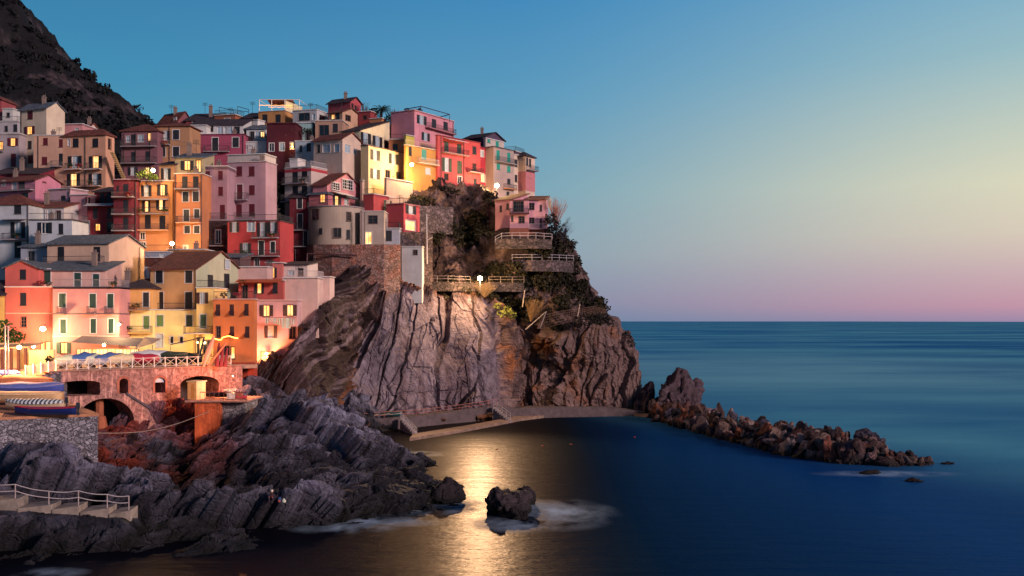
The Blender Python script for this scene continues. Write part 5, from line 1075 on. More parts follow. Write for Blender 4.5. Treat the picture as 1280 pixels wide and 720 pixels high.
# ------------------------------------------------------------------ roof pergola, lit
pr = empty('roof_pergola', P(340, 139, 216), 'white roof pergola hung with lit string lights on the skyline', 'pergola')
wp_ = plain('#e0d8d0', .6)
FP = Facade((xpx(324, 215.5), 215.5, 0), (1, 0, 0), (0, -1, 0), 8); zf = zpx(138.5, 215.5); zt_ = zpx(124.5, 215.5)
for x in (324, 339.5, 356, 374):
    m = MB(); s = FP.s_at(x)
    m.bar(FP.pt(s, 0, zf), FP.pt(s, 0, zt_), .09); m.bar(FP.pt(s, 0, zt_), FP.pt(s+.9, -3.5, zt_-.5), .08); m.build('post', wp_, pr)
m = MB(); m.bar(FP.pt(0, 0, zt_), FP.pt(FP.s_at(374), 0, zt_), .07); m.build('beam', wp_, pr)
m = MB(); m.prism([FP.pt(FP.s_at(357), -.1, zf), FP.pt(FP.s_at(375), -2.4, zf), FP.pt(FP.s_at(375), -2.5, zf), FP.pt(FP.s_at(357), -.2, zf)], [FP.pt(FP.s_at(357), -.1, zt_-.1), FP.pt(FP.s_at(375), -2.4, zt_-1.0), FP.pt(FP.s_at(375), -2.5, zt_-1.0), FP.pt(FP.s_at(357), -.2, zt_-.1)]); m.build('side_blind', plain('#d8c8a0', .8), pr)
m = MB(); m.prism([FP.pt(FP.s_at(334), .05, zt_-.1), FP.pt(FP.s_at(366), .05, zt_-.1), FP.pt(FP.s_at(366), -3.3, zt_-.5), FP.pt(FP.s_at(334), -3.3, zt_-.5)], [FP.pt(FP.s_at(334), .05, zt_-.04), FP.pt(FP.s_at(366), .05, zt_-.04), FP.pt(FP.s_at(366), -3.3, zt_-.44), FP.pt(FP.s_at(334), -3.3, zt_-.44)]); m.build('canopy', plain('#b08070', .8), pr)
m = MB()
for i in range(34):
    s = FP.s_at(325)+(FP.s_at(366)-FP.s_at(325))*i/33; zz_ = zf+1.05+.05*math.sin(i*.9); m.ball(FP.pt(s, .12, zz_), .065, 6, 4)
    if i > 8: m.ball(FP.pt(s, .1, zz_-.35), .06, 6, 4)
m.build('string_light', glow('#ffa040', 4), pr)
# ------------------------------------------------------------------ platform, shed, pier block below the viaduct
ZP = 7.9
def quadblock(xa, xb, D, dp, z0, z1):
    a, b_ = xpx(xa, D), xpx(xb, D); m = MB(); m.box((a, D, z0), (b_-a, 0, 0), (0, dp, 0), (0, 0, z1-z0)); return m
plat = empty('landing_platform', (xpx(262, 127), 129, 1), 'small landing platform on a rust stained concrete pier tinted with orange lamplight below the viaduct', 'platform')
quadblock(243.5, 275, 125.5, 5, 2, ZP-.2).build('pier', stained_wall('#c85c34'), plat)  # orange base holds painted lamp light as well as rust
quadblock(275.2, 307, 126.5, 6, 3, ZP-.2).build('retaining_wall', rubble('#958a92', 2.2), plat)
quadblock(231, 309, 125.2, 8, ZP-.197, ZP).build('deck', concrete('#a07068'), plat)
FPp = Facade((xpx(250, 125.3), 125.3, 0), (1, 0, 0), (0, -1, 0), 8)
railing(plat, FPp, 0, FPp.s_at(309), ZP, .95, .0, plain('#8c4a44', .6), None, gap=.5, r=.03)
sh = empty('shed', (xpx(243, 127.5), 128.5, ZP), 'cream plywood shed with a flat roof on the landing platform', 'shed')
a, b_, c_ = P(234.5, 401, 127.4), P(245.5, 401, 126.4), P(257, 401, 128.4); d_ = a+(c_-b_)
m = MB(); m.prism([(v.x, v.y, ZP+.004) for v in (a, b_, c_, d_)], [(v.x, v.y, ZP+2.0) for v in (a, b_, c_, d_)]); m.build('wall', plain('#dcb88c', .7), sh)
cn = (a+c_)/2; ex = [cn+(v-cn)*1.16 for v in (a, b_, c_, d_)]
m = MB(); m.prism([(v.x, v.y, ZP+2.003) for v in ex], [(v.x, v.y, ZP+2.12) for v in ex]); m.build('roof', plain('#cbb89c', .7), sh)
uu = (a-b_).normalized(); fs = Facade((b_.x, b_.y, 0), uu, (-(-uu.y), -uu.x, 0) if False else Vector((uu.y, -uu.x, 0))*(1 if -uu.x < 0 else -1), 3)
m = MB(); fs.slab(m, .3, 1.0, ZP+.1, ZP+1.8, .003, .04); m.build('door', plain('#c8985e', .7), sh)
boat('black dinghy on the landing platform behind the railing', 272, 496, 129.6, 4.0, 1.4, .6, 2, '#15161f', None, '#2a2a34', False, ZP+.02, 'dinghies on the landing platform')
for px, hx_, lb, sz in ((289, '#cfc0b8', 'white storage crate on the landing platform', (1.0, .7, .6)), (287, '#d8b8a4', 'bundle of pale nets heaped on the white crate', None), (301, '#b02838', 'red tarpaulin heap at the right end of the landing platform', None), (298, '#9c5040', 'small wooden fish box beside the red tarpaulin', (.8, .6, .7))):
    q = P(px, 401, 128.0)
    if sz:
        m = MB(); m.box((q.x-sz[0]/2, q.y, ZP+.004), (sz[0], 0, 0), (0, sz[1], 0), (0, 0, sz[2])); m.box((q.x-sz[0]/2-.04, q.y-.04, ZP+sz[2]+.006), (sz[0]+.08, 0, 0), (0, sz[1]+.08, 0), (0, 0, .07))
        tag(m.build('crate', plain(hx_, .7)), lb, 'crate')
    else:
        m = MB(); zb_ = ZP+(.62 if 'crate' in lb and 'heaped' in lb else 0)
        for i in range(6): m.ball((q.x+random.uniform(-.5, .5), q.y+.35+random.uniform(-.2, .2), zb_+.18), random.uniform(.22, .38), 8, 6, (1.2, 1, .7))
        tag(m.build('tarpaulin' if 'tarp' in lb else 'fishing_net', plain(hx_, .8), None, True), lb, 'tarpaulin' if 'tarp' in lb else 'net')
# ------------------------------------------------------------------ steps with handrail in the lower left
st = empty('rock_steps', (xpx(80, 85), 85, 1.2), 'broad concrete steps descending to the right along the shore rocks', 'steps')
for i, (x0, x1, yt) in enumerate([(-40, 25, 623.5), (25, 67, 631), (68, 101, 632.5), (103, 138, 635.5), (139, 165, 638)]):
    a0, a1 = xpx(x0, 84), xpx(x1, 84); z1 = zpx(yt, 84); m = MB(); m.prism([(a0, 83.6, z1-1.0), (a1-.03, 83.7, z1-1.0), (a1-.2, 85.9, z1-1.0), (a0, 85.9, z1-1.0)], [(a0, 83.6, z1-.22), (a1-.03, 83.7, z1+.06), (a1-.2, 85.9, z1+.06), (a0, 85.9, z1-.12)]); m.build('step', concrete('#8f7f78'), st)
hr = empty('handrail', (xpx(80, 84), 85, 2.5), 'white pipe handrail with two sagging rails along the rock steps', 'handrail')
ph = [(-35, 604), (19, 605.5), (61, 614), (98, 613.5), (134, 618), (161, 620)]; pb = [(-35, 620), (19, 622), (61, 629), (98, 630), (134, 633), (161, 636)]
for i, ((x, y), (x2, y2)) in enumerate(zip(ph, pb)):
    m = MB(); m.bar(P(x, y, 84), P(x2, y2+2, 84), .045, 6); m.build('post', plain('#a89494', .5), hr)
for off in (0, .5):
    m = MB()
    for i in range(len(ph)-1):
        p, q = P(*ph[i], 84)-Vector((0, 0, off)), P(*ph[i+1], 84)-Vector((0, 0, off))
        for j in range(6):
            f = lambda t: p.lerp(q, t)-Vector((0, 0, .10*math.sin(math.pi*t))); m.bar(f(j/6), f((j+1)/6), .035, 6)
    m.build('rail', plain('#c0b0b4', .5), hr)
# ------------------------------------------------------------------ quay path round the foot of the cliff
top = [(432, 527.5, 165), (480, 523, 170), (520, 520.5, 175), (560, 515.5, 181), (600, 510, 186), (625, 506.5, 189), (640, 511, 190), (700, 508.5, 193), (760, 509.5, 195), (806, 515, 196)]
m = MB(); F3 = [P(x, y, D_) for x, y, D_ in top]
for a, b_ in zip(F3[:-1], F3[1:]):
    m.prism([(a.x, a.y, -1), (b_.x, b_.y, -1), (b_.x+.3, b_.y+7, -1), (a.x, a.y+7, -1)], [tuple(a), tuple(b_), (b_.x+.3, b_.y+7, b_.z), (a.x, a.y+7, a.z)])
tag(m.build('quay_path', concrete('#54454a')), kind='structure')
m = MB(); led = [(512, 547.5), (540, 543), (580, 536.5), (620, 529), (650, 523), (690, 518), (730, 516), (775, 515.5), (815, 519)]
G3 = [Vector((xpx(x, 16.55*F/(y-401)), 16.55*F/(y-401), .45)) for x, y in led]
for a, b_ in zip(G3[:-1], G3[1:]):
    dv_ = Vector((0, 1, 0)); m.prism([(a.x, a.y, -1), (b_.x, b_.y, -1), (b_.x, b_.y+6, -1), (a.x, a.y+6, -1)], [tuple(a), tuple(b_), (b_.x, b_.y+6, .45), (a.x, a.y+6, .45)])
tag(m.build('quay_ledge', concrete('#7c6258')), kind='structure')
def fence_line(name, label, pts, h, mt, cat='railing', step=1.6, rails=(1., .5), r=.035, group=None):
    root = empty(name, pts[0], label, cat, group); pr_ = MB()
    for f in rails:
        for a, b_ in zip(pts[:-1], pts[1:]): pr_.bar(a+Vector((0, 0, h*f)), b_+Vector((0, 0, h*f)), r, 5)
    pr_.build('rail', mt, root); n = 0
    for a, b_ in zip(pts[:-1], pts[1:]):
        k = max(1, int((b_-a).length/step))
        for i in range(k+(1 if b_ is pts[-1] else 0)):
            q = a.lerp(b_, i/k)
            if n < 90: m = MB(); m.bar(q-Vector((0, 0, .05)), q+Vector((0, 0, h)), r*1.1, 5); m.build('post', mt, root); n += 1
    return root
RUST = plain('#9a5a50', .6); PALE = plain('#b0a4ac', .5)
fence_line('quay_railing', 'rusty pink railing along the quay path under the grey cliff', [v+Vector((0, .25, 0)) for v in F3[:5]]+[F3[5]+Vector((-.6, .25, 0))], 1.0, RUST, step=2.0)
fence_line('stair_railing', 'pale stair handrail dropping from the path to the left end of the ledge', [P(501, 522, 170), P(521, 543.5, 160.5)], 1.0, PALE, step=.8)
fence_line('stair_railing', 'pale stair handrail at the bend of the quay under the cliff edge', [P(617, 508, 186), P(638, 524, 182)], 1.0, PALE, step=1.2)
for (x0, y0, D0_, x1, y1, D1_, lb) in ((501, 523, 170.3, 521, 545, 160.6, 'concrete stair down to the left end of the ledge'), (617, 509, 186.2, 638, 526.5, 182.2, 'concrete stair at the bend of the quay')):
    m = MB(); a, b_ = P(x0, y0, D0_), P(x1, y1, D1_)
    for i in range(8): q = a.lerp(b_, i/8); m.box((q.x-.1, q.y-.2, -.9), (.62, 0, 0), (0, 1.2, 0), (0, 0, q.z+.9))
    tag(m.build('stair', concrete('#8a7c80')), lb, 'stair')
g3 = 'canoes stored on the quay path'
for i, (px, cc_, lb) in enumerate(((458, '#12141c', 'black canoe at the left end of the row on the quay path'), (472, '#1a2636', 'navy canoe in the middle of the row on the quay path'), (488, '#0e3a44', 'teal canoe at the right end of the row on the quay path'))):
    q = P(px, 401, 168.2+i*1.2); boat(lb, px, 520, 169.4+i*1.3, 3.6, 1.0, .55, 4, cc_, cc_, None, False, 1.85, g3, .25)
# ------------------------------------------------------------------ sea stack and rocks
def rock_mesh(name, c, r, sc, seed, col, n=5, cut=10, rough=.24, mt=None):
    import bmesh
    rr = np.random.default_rng(seed); bm = bmesh.new(); bmesh.ops.create_icosphere(bm, subdivisions=n, radius=1)
    v = np.array([x.co[:] for x in bm.verts]); f = np.array([[x.index for x in q.verts] for q in bm.faces]); bm.free()
    for _ in range(cut):
        nn = rr.normal(size=3); nn /= np.linalg.norm(nn); d = rr.uniform(.42, .85); s = v@nn; v = v-np.maximum(s-d, 0)[:, None]*nn*.93
    dr_ = v/np.linalg.norm(v, axis=1)[:, None]; pn = v*r*.5+seed*3.1
    a1, a2, ai, av_ = voro(v*2.2+seed)
    v = v+dr_*(fbm(pn, 5)*rough+(ai-.5)*rough*1.2-np.clip(1-(a2-a1)/.15, 0, 1)*rough*.6)[:, None]
    v = v*np.array(sc)*r+np.array(c)
    cl_ = np.array(lin(col)); colr_ = mixc(fbm(v*.5+seed, 4)*.9+.4, cl_*.65, np.minimum(cl_*1.3, .8))
    return v, f, colr_
def rockobj(name, label, c, r, sc, seed, col, wetz=0., cat='rock', group=None, **k):
    v, f, cc_ = rock_mesh(name, c, r, sc, seed, col, **k); wt = np.clip(1-(v[:, 2]-.1)/1.4, 0, 1)[:, None]; cc_ = cc_*(1-wt*.8)
    o = np_mesh(name, v-np.array(c), f, rock(.6, 1.5), True, cc_); o.location = c; return tag(o, label, cat, group)
g4 = 'dark rocks standing in the basin'
rockobj('sea_rock', 'tall slab of dark rock on the left of the basin rocks', (xpx(619, 97), 97, .3), 1.0, (1.0, 1.3, 1.7), 5, '#2c222a', group=g4)
rockobj('sea_rock', 'largest knobbly dark rock in the middle of the basin', (xpx(637, 97), 97.5, .3), 1.4, (1.45, 1.5, 1.25), 9, '#3a3038', group=g4)
rockobj('sea_rock', 'rounded dark rock behind the largest basin rock on its right', (xpx(658, 101), 101.5, .2), 1.1, (1.1, 1.2, 1.35), 12, '#2e242e', group=g4)
rockobj('sea_rock', 'low rock lapped by foam in front of the largest basin rock', (xpx(648, 94.5), 94.5, -.2), 1.2, (1.3, 1.1, 1.0), 15, '#32282e', group=g4)
rockobj('sea_rock', 'rounded black rock at the tip of the left shore', (xpx(556, 103), 103, .2), 1.6, (1.3, 1.3, 1.2), 21, '#261e26')
tag(rockobj('sea_stack', 'dark pointed sea stack between the cliff and the breakwater', (xpx(848, 197), 198, 1.2), 4.5, (1.35, 1.3, 1.55), 33, '#4c3c46', n=6, rough=.2, cut=12), cat='sea stack')
rockobj('sea_rock', 'narrow leaning rock between the cliff and the sea stack', (xpx(808, 199), 200, .8), 3.2, (.9, 1.1, 1.75), 41, '#453640', n=5, rough=.2)
rockobj('sea_rock', 'rock shoulder on the seaward side of the sea stack', (xpx(872, 199), 200, .5), 2.0, (1.1, 1.2, 1.3), 44, '#42343e', rough=.2)
# breakwater: a dark core and single boulders
bw = [(836, 196, 4.4, 2.6), (870, 178, 4.6, 2.9), (920, 162, 4.4, 3.0), (975, 148, 4.5, 3.0), (1030, 137, 4.4, 3.2), (1085, 131, 4.0, 3.3), (1108, 129.5, 2.4, 2.0), (1140, 129.5, 1.4, .7), (1163, 130.5, .8, .4)]
bp = [(Vector((xpx(x, D_), D_+w_*.5, 0)), w_, h_) for x, D_, w_, h_ in bw]
def bwp(t):
    i = min(int(t), len(bp)-2); f = t-i; a, b_ = bp[i], bp[i+1]; return a[0].lerp(b_[0], f), a[1]*(1-f)+b_[1]*f, a[2]*(1-f)+b_[2]*f, (b_[0]-a[0]).normalized()
m = MB(); rings = []
for k in range(61):
    t = (len(bp)-1.001)*k/60; c_, w_, h_, d_ = bwp(t); n_ = Vector((-d_.y, d_.x, 0))
    rings.append([c_+n_*w_*math.cos(a)*.9+Vector((0, 0, -1+(h_*.72+1)*math.sin(a))) for a in [math.pi*j/8 for j in range(9)]])
m.v = [tuple(p) for r_ in rings for p in r_]
for i in range(60):
    for j in range(8): m.f.append((i*9+j, i*9+j+1, (i+1)*9+j+1, (i+1)*9+j))
tag(m.build('breakwater_core', plain('#241c22', .9)), kind='structure')
protos = []
bcols = ['#7d6a70', '#4c3538', '#86686a', '#6c3e34', '#40323a', '#9a8484', '#7a4836', '#463e50', '#5c4444', '#2e242c', '#846a64', '#5a3634']
for i, hx_ in enumerate(bcols):
    v, f, cc_ = rock_mesh('boulder', (0, 0, 0), 1, (1.15, .95, .8), 100+i, hx_, n=3, cut=12, rough=.2); cc_ = cc_*.92; me_o = np_mesh('boulder', v, f, rock(.5, 2., 0., 0., 1), False, cc_); protos.append(me_o)
random.seed(21); nb = 0
blabel = ['pale grey angular boulder heaped in the breakwater', 'dark brown boulder heaped in the breakwater', 'warm beige boulder heaped in the breakwater', 'rust coloured boulder heaped in the breakwater', 'dark grey boulder heaped in the breakwater', 'light cream boulder heaped in the breakwater', 'orange brown boulder heaped in the breakwater', 'slate blue boulder heaped in the breakwater', 'brown grey boulder heaped in the breakwater', 'blackish boulder heaped in the breakwater', 'sandy grey boulder heaped in the breakwater', 'reddish brown boulder heaped in the breakwater']
for k in range(285):
    t = (len(bp)-1.001)*(k+random.random())/285; t = min(t, len(bp)-1.01)
    c_, w_, h_, d_ = bwp(t); n_ = Vector((-d_.y, d_.x, 0)); lay = (k % 5)
    a = R([172, 150, 120, 88, 55][lay]+random.uniform(-12, 12))   # most on the camera side
    s = random.choice((.45, .6, .7, .85, 1.0, 1.35))*random.uniform(.85, 1.15)*(1.0 if w_ > 3 else .6)*(1.15 if lay < 3 else 1)
    q = c_-n_*(-w_*math.cos(a))*1.0*(1)+Vector((0, 0, h_*math.sin(a)*.86-.1))
    q = c_+n_*(w_*math.cos(a))+Vector((0, 0, h_*math.sin(a)*.86-.1))
    pi_ = random.randrange(len(protos)); src = protos[pi_]; o = src if src.get('label') is None else src.copy()
    if o is not src: COL.objects.link(o)
    o.location = q; o.rotation_euler = (random.uniform(0, 6.3), random.uniform(0, 6.3), random.uniform(0, 6.3)); o.scale = (s*random.uniform(1, 1.4), s, s*random.uniform(.65, .95))
    kind_ = blabel[pi_].replace(' angular', '').replace(' boulder heaped in the breakwater', '')
    where = ['beside the sea stack', 'in its inner half', 'half way along', 'in its outer half', 'near the tip'][min(4, int(5*t/(len(bp)-1)))]
    size_ = 'small' if s < .6 else 'large' if s > 1 else 'middling'
    row_ = ['at the waterline', 'low on the near face', 'high on the near face', 'on the crest', 'behind the crest'][lay]
    tag(o, f'{size_} {kind_} boulder {row_} of the breakwater, {where}', 'boulder', 'boulders heaped along the breakwater')
for px, y, r_, lb in ((1186, 580, .75, 'lone low rock just beyond the tip of the breakwater'), (1144, 602, .8, 'half sunken flat rock in front of the breakwater tip'), (1085, 578+14, .9, 'single brown rock at the waterline before the breakwater')):
    D_ = F*17/(y-401); rockobj('sea_rock', lb, (xpx(px, D_), D_, .05), r_, (1.4, 1, .5), int(px), '#3c3038')
# mooring buoys: small red floats
for px, y, lb in ((621, 562, 'faint red buoy over the golden reflection'), (678, 558, 'red buoy in the dark water under the cliff'), (714, 556, 'red buoy right of its neighbour under the cliff'), (793, 547, 'red buoy nearest the breakwater')):
    D_ = F*17/(y-401); m = MB(); m.ball((0, 0, .05), .13, 10, 6, (1.5, 1, .6)); m.bar((0, 0, .05), (0, 0, .16), .03, 6)
    o = m.build('buoy', plain('#8a2420', .6)); o.location = (xpx(px, D_), D_, 0); tag(o, lb, 'buoy', 'red mooring buoys')
# ------------------------------------------------------------------ rubble retaining walls on the cliff
def plan_wall(name, label, pts, ytop_, z0, mt, th=1.2, yb=None):
    if yb: z0 = zpx(yb, pts[0][1])
    m = MB(); q = [P(x, 401, D_) for x, D_ in pts]
    for i in range(len(q)-1):
        a, b_ = q[i], q[i+1]; za, zb_ = zpx(ytop_[i], a.y), zpx(ytop_[i+1], b_.y)
        m.prism([(a.x, a.y, z0), (b_.x, b_.y, z0), (b_.x, b_.y+th, z0), (a.x, a.y+th, z0)], [(a.x, a.y, za), (b_.x, b_.y, zb_), (b_.x, b_.y+th, zb_), (a.x, a.y+th, za)])
    return tag(m.build(name, mt), label, 'wall')
plan_wall('retaining_wall', 'tall rust tinted rubble wall carrying the round tower house', [(384, 185.5), (392, 183.6), (415, 182.4), (440, 182.8), (455, 183.3), (480, 184), (500, 186)], [305.5]*7, 17, rubble('#8a6c6a', 2.0, 1))
m = MB()
for a, b_ in (((384, 317), (442, 319)), ((442, 319), (446, 319)), ((384, 317), (383, 338))):
    m.bar(P(*a, 181.9), P(*b_, 181.9), .14, 8)
tag(m.build('wall_pipe', plain('#4a2c30', .6)), 'rusty horizontal pipe fixed across the rubble wall', 'pipe')
plan_wall('retaining_wall', 'dark rubble wall below the small red corner house', [(499, 187.5), (525, 189), (540, 190)], [290, 290, 292], 20, rubble('#574447', 1.4))
plan_wall('terrace_wall', 'grey stone terrace wall behind the white drain pole', [(524, 193), (545, 195.5), (566, 198.5)], [257, 258, 259], 28, rubble('#6e5d62', 1.2), 3., 290)
plan_wall('terrace_wall', 'low stone wall under the pink villa terrace', [(619, 193.3), (640, 192.6), (670, 192.6), (690, 193.4)], [299, 298, 298, 299.5], 28, rubble('#5a4a4c', 1.2), 2.5, 311)
plan_wall('terrace_wall', 'stone wall under the white cliff path railing', [(640, 194.2), (665, 193.6), (690, 195.4), (717, 200)], [325, 325, 325, 326], 24, rubble('#5c4a4e', 1.1), 3., 339)
plan_wall('terrace_wall', 'dark wall carrying the lamp lit cliff path', [(530, 190.5), (560, 190.2), (590, 191.5), (655, 195)], [352, 352, 353, 353], 20, rubble('#4a3c40', 1.2), 3., 364)
WH = plain('#b4a8b4', .5)
fence_line('cliff_railing', 'white railing on the cliff path below the pink villa', [P(640, 325, 194.1), P(665, 325, 193.5), P(690, 325, 195.3), P(717, 326, 199.9)], .95, WH, step=1.8)
fence_line('cliff_railing', 'wooden railing on the dark path left of the cliff lamp', [P(533, 352, 190.2), P(560, 352, 189.9), P(588, 353, 191.2)], 1.0, plain('#7a6c74', .6), step=1.8)
fence_line('cliff_railing', 'wooden railing on the path right of the cliff lamp', [P(611, 353, 192), P(655, 353, 194.7)], 1.0, plain('#8a7468', .6), step=1.8)
fence_line('villa_railing', 'pale railing round the terrace of the pink villa', [P(619, 303, 193.2), P(627, 298.5, 193.0), P(640, 298, 192.5), P(670, 298, 192.5), P(690, 299.5, 193.3)], 1.0, WH, step=1.4)
# netting fence across the cliff shoulder
ff = empty('net_fence', P(700, 395, 192), 'sagging wire net fence with leaning posts across the cliff shoulder', 'fence')
nt_ = [(672, 408), (680, 394), (700, 389), (721, 386), (742, 383), (758, 386)]; Dn = [191.5, 192, 193, 194, 196, 199]
b2 = [(672, 411), (681, 410), (700, 405), (721, 399), (742, 393), (758, 391)]
m = MB()
for i in range(len(nt_)-1):
    a, b_ = P(*nt_[i], Dn[i]), P(*nt_[i+1], Dn[i+1]); c_, d_ = P(*b2[i], Dn[i]), P(*b2[i+1], Dn[i+1])
    for j in range(9): m.bar(a.lerp(b_, j/9), c_.lerp(d_, j/9), .02, 3)
    for j in range(6): m.bar(a.lerp(c_, j/5), b_.lerp(d_, j/5), .02, 3)
m.build('net', plain('#7c5a52', .8), ff)
for x0, y0, x1, y1, D_ in ((675, 410, 683, 389, 191.8), (721, 401, 725, 380, 193.8), (653, 384, 656, 363, 192), (657, 412, 682, 390, 190.5)):
    m = MB(); m.bar(P(x0, y0, D_), P(x1, y1, D_), .1, 5, .07); m.build('post', plain('#a5928a', .7), ff)
m = MB(); m.bar(P(534, 330, 189), P(533, 268, 189), .13, 6); m.bar(P(535, 300, 189), P(541, 296, 189), .07, 5); tag(m.build('drain_pole', plain('#a498a0', .6)), 'pale vertical pole against the rubble right of the corner house', 'pole')
# thin terrace retaining lip lit by the ridge lamp
m = MB(); pr2 = [(640, 248, 199), (640, 243, 199), (660, 249, 198), (683, 253, 198)]

m = MB(); a, b_ = FW.s_at(157), FW.s_at(202)
m.prism([FW.pt(a, .003, FW.z_at(157, 493)), FW.pt(b_, .003, FW.z_at(202, 521)), FW.pt(b_, .2, FW.z_at(202, 521)), FW.pt(a, .2, FW.z_at(157, 493))], [FW.pt(a, .003, FW.z_at(157, 490)), FW.pt(b_, .003, FW.z_at(202, 518)), FW.pt(b_, .2, FW.z_at(202, 518)), FW.pt(a, .2, FW.z_at(157, 490))])
m.build('stair_ledge', concrete('#4c4450'), vr)
m = MB(); q = Vector(FW.pt(FW.s_at(134), -2.0, 0)); m.bar((q.x, q.y, 3), (q.x, q.y, 11), .5, 8); m.bar((q.x, q.y, 3), (q.x, q.y, 6.0), 1.3, 8, .7); m.build('pillar', concrete('#a05a40'), vr)
m = MB(); p, q = P(262, 514, 125), P(112, 541, 108); prev = None
for i in range(21):
    t = i/20; c_ = p.lerp(q, t)-Vector((0, 0, .9*math.sin(math.pi*t)))
    if prev is not None: m.bar(prev, c_, .035, 4)
    prev = c_
tag(m.build('mooring_rope', plain('#a08478', .8)), 'long sagging rope from the orange pier to the jetty corner', 'rope')
# telephone cables slung between houses
for i, (a, b_, lb) in enumerate(((P(197, 170, 190), P(305, 176, 200), 'cable slung from the tan house to the magenta house'), (P(107, 226, 184), P(171, 232, 165), 'cable slung from the apricot house to the wine red house'), (P(346, 240, 172), P(388, 236, 186), 'cable between the broad mauve and the red striped white house'), (P(182, 318, 150), P(245, 338, 145), 'cable from the blank cream gable to the harbour house corner'))):
    m = MB(); prev = None
    for k in range(13):
        t = k/12; c_ = a.lerp(b_, t)-Vector((0, 0, 1.1*math.sin(math.pi*t)))
        if prev is not None: m.bar(prev, c_, .03, 3)
        prev = c_
    tag(m.build('cable', IRON), lb, 'cable')
# ------------------------------------------------------------------ plants
def blob(name, label, cat, pts, hexc, per=90, size=.26, trunk=None):
    root = empty(name, pts[0][0], label, cat)
    leaf_cloud('crown' if trunk else 'foliage', np.array([p[0][:] for p in pts]), np.array([p[1] for p in pts]), leafm(hexc), per, size, .85, None, root)
    if trunk:
        m = MB(); m.bar(trunk[0], trunk[1], .18, 7, .10)
        for p in pts[1:4]: m.bar(trunk[1], p[0], .08, 5, .04)
        m.build('trunk', WOOD, root)
    return root
def twig_bush(name, label, base, h, spread, n, m_, seed, lean=0., r0=.06, cat='shrub', extra=.0):
    rr = random.Random(seed); root = empty(name, base, label, cat); tk, br = MB(), MB()
    for i in range(n):
        a = rr.uniform(0, 6.28); sp = rr.uniform(.1, 1)*spread; t = Vector((math.cos(a)*sp+lean*h, math.sin(a)*sp*.6, h*rr.uniform(.6, 1)))
        p = Vector(base); mid = p+t*.4+Vector((rr.uniform(-.1, .1), 0, .1)); e = p+t
        tk.bar(p, mid, r0*.6, 4, r0*.4); br.bar(mid, e, r0*.4, 4, r0*.15)
        for j in range(6):
            f = rr.uniform(.1, .95); s = mid.lerp(e, f); br.bar(s, s+Vector((rr.uniform(-.5, .5), rr.uniform(-.3, .3), rr.uniform(.2, .8)))*h*.22, r0*.3, 3, r0*.12)
    tk.build('stem', m_, root); br.build('twig', m_, root); return root
# palm
pb_ = P(477, 152, 215); pt_ = P(477, 139, 215); pl = empty('palm_tree', pb_, 'dark palm tree with drooping fronds on the skyline', 'palm tree')
m = MB(); m.bar(pb_-Vector((0, 0, 2)), pt_, .28, 8, .22); m.build('trunk', WOOD, pl)
m = MB(); rr = random.Random(3)
for i in range(34):
    a = rr.uniform(0, 6.28); up = rr.uniform(-.1, 1.0); ln = rr.uniform(1.7, 2.4); prev = None
    for j in range(7):
        t = j/6; rad = ln*t*math.cos(up*.9)**.5; z_ = ln*(t*up-1.15*t*t*(.45+.3*(1-up))); q = pt_+Vector((math.cos(a)*rad, math.sin(a)*rad, z_+.2))
        if prev is not None:
            d_ = (q-prev).normalized(); s_ = Vector((-math.sin(a), math.cos(a), 0)); m.bar(prev, q, .025, 3)
            for e_ in (-1, 1):
                for f in (.1, .5, .9):
                    b_ = prev.lerp(q, f); w_ = .42*math.sin(math.pi*min(.95, t*.9+.1)); m.face(b_-d_*.05, b_+d_*.06, b_+s_*e_*w_+d_*.22-Vector((0, 0, .14)))
        prev = q
m.build('crown', leafm('#26301f'), pl)
twig_bush('bare_tree', 'bare spiky tree between the red house and the palm', P(455, 150, 217), 3.6, 1.3, 26, WOOD, 4, cat='tree')
blob('shrub_tree', 'dark bushy tree at the left of the palm', 'tree', [(P(465, 140, 216), 1.1), (P(461, 144, 216), 1.0), (P(469, 143, 216), .9)], '#26301f', 110, .2, (P(465, 150, 216), P(465, 142, 216)))
blob('shrub_tree', 'dark leafy bush at the right of the palm', 'tree', [(P(489, 146, 214), 1.0), (P(486, 150, 214), 1.1), (P(492, 150, 214), .8)], '#262c20', 110, .2, (P(489, 156, 214), P(489, 148, 214)))
twig_bush('bare_tree', 'thin bare tree right of the palm', P(493, 152, 214), 2.6, 1.2, 18, WOOD, 8, cat='tree')
blob('roof_plant', 'dark plants on the roof edge left of the tall pink house', 'plant', [(P(508+i*4.2, 139.5-abs(i-2)*1.2+1, 213), .55) for i in range(5)], '#23281f', 60, .16)
# villa side bushes
twig_bush('tamarisk', 'orange feathery bush catching light beside the pink villa', P(694, 286, 196), 5.6, 2.4, 80, plain('#b06a50', .8), 5, r0=.05)
twig_bush('dry_reed', 'pale dry reeds at the corner of the pink villa roof', P(687, 262, 195), 2.3, .8, 26, plain('#c8b09c', .8), 15, r0=.045)
blob('bush', 'dark dense bush filling the gap right of the pink villa', 'bush', [(P(x, y, 194.5), r_) for x, y, r_ in ((688, 272, 1.1), (691, 280, 1.4), (697, 288, 1.6), (700, 296, 1.6), (690, 290, 1.5), (705, 300, 1.2), (684, 276, .7))], '#231f24', 130, .22)
twig_bush('bare_bush', 'bluish bare bush on the cliff corner below the villa', P(704, 302, 198), 3.6, 2.6, 60, plain('#5a6480', .8), 6, r0=.04)
twig_bush('bare_branch', 'long bare branch leaning out over the sea', P(698, 290, 197), 3.0, .5, 6, WOOD, 9, lean=.75, r0=.05)
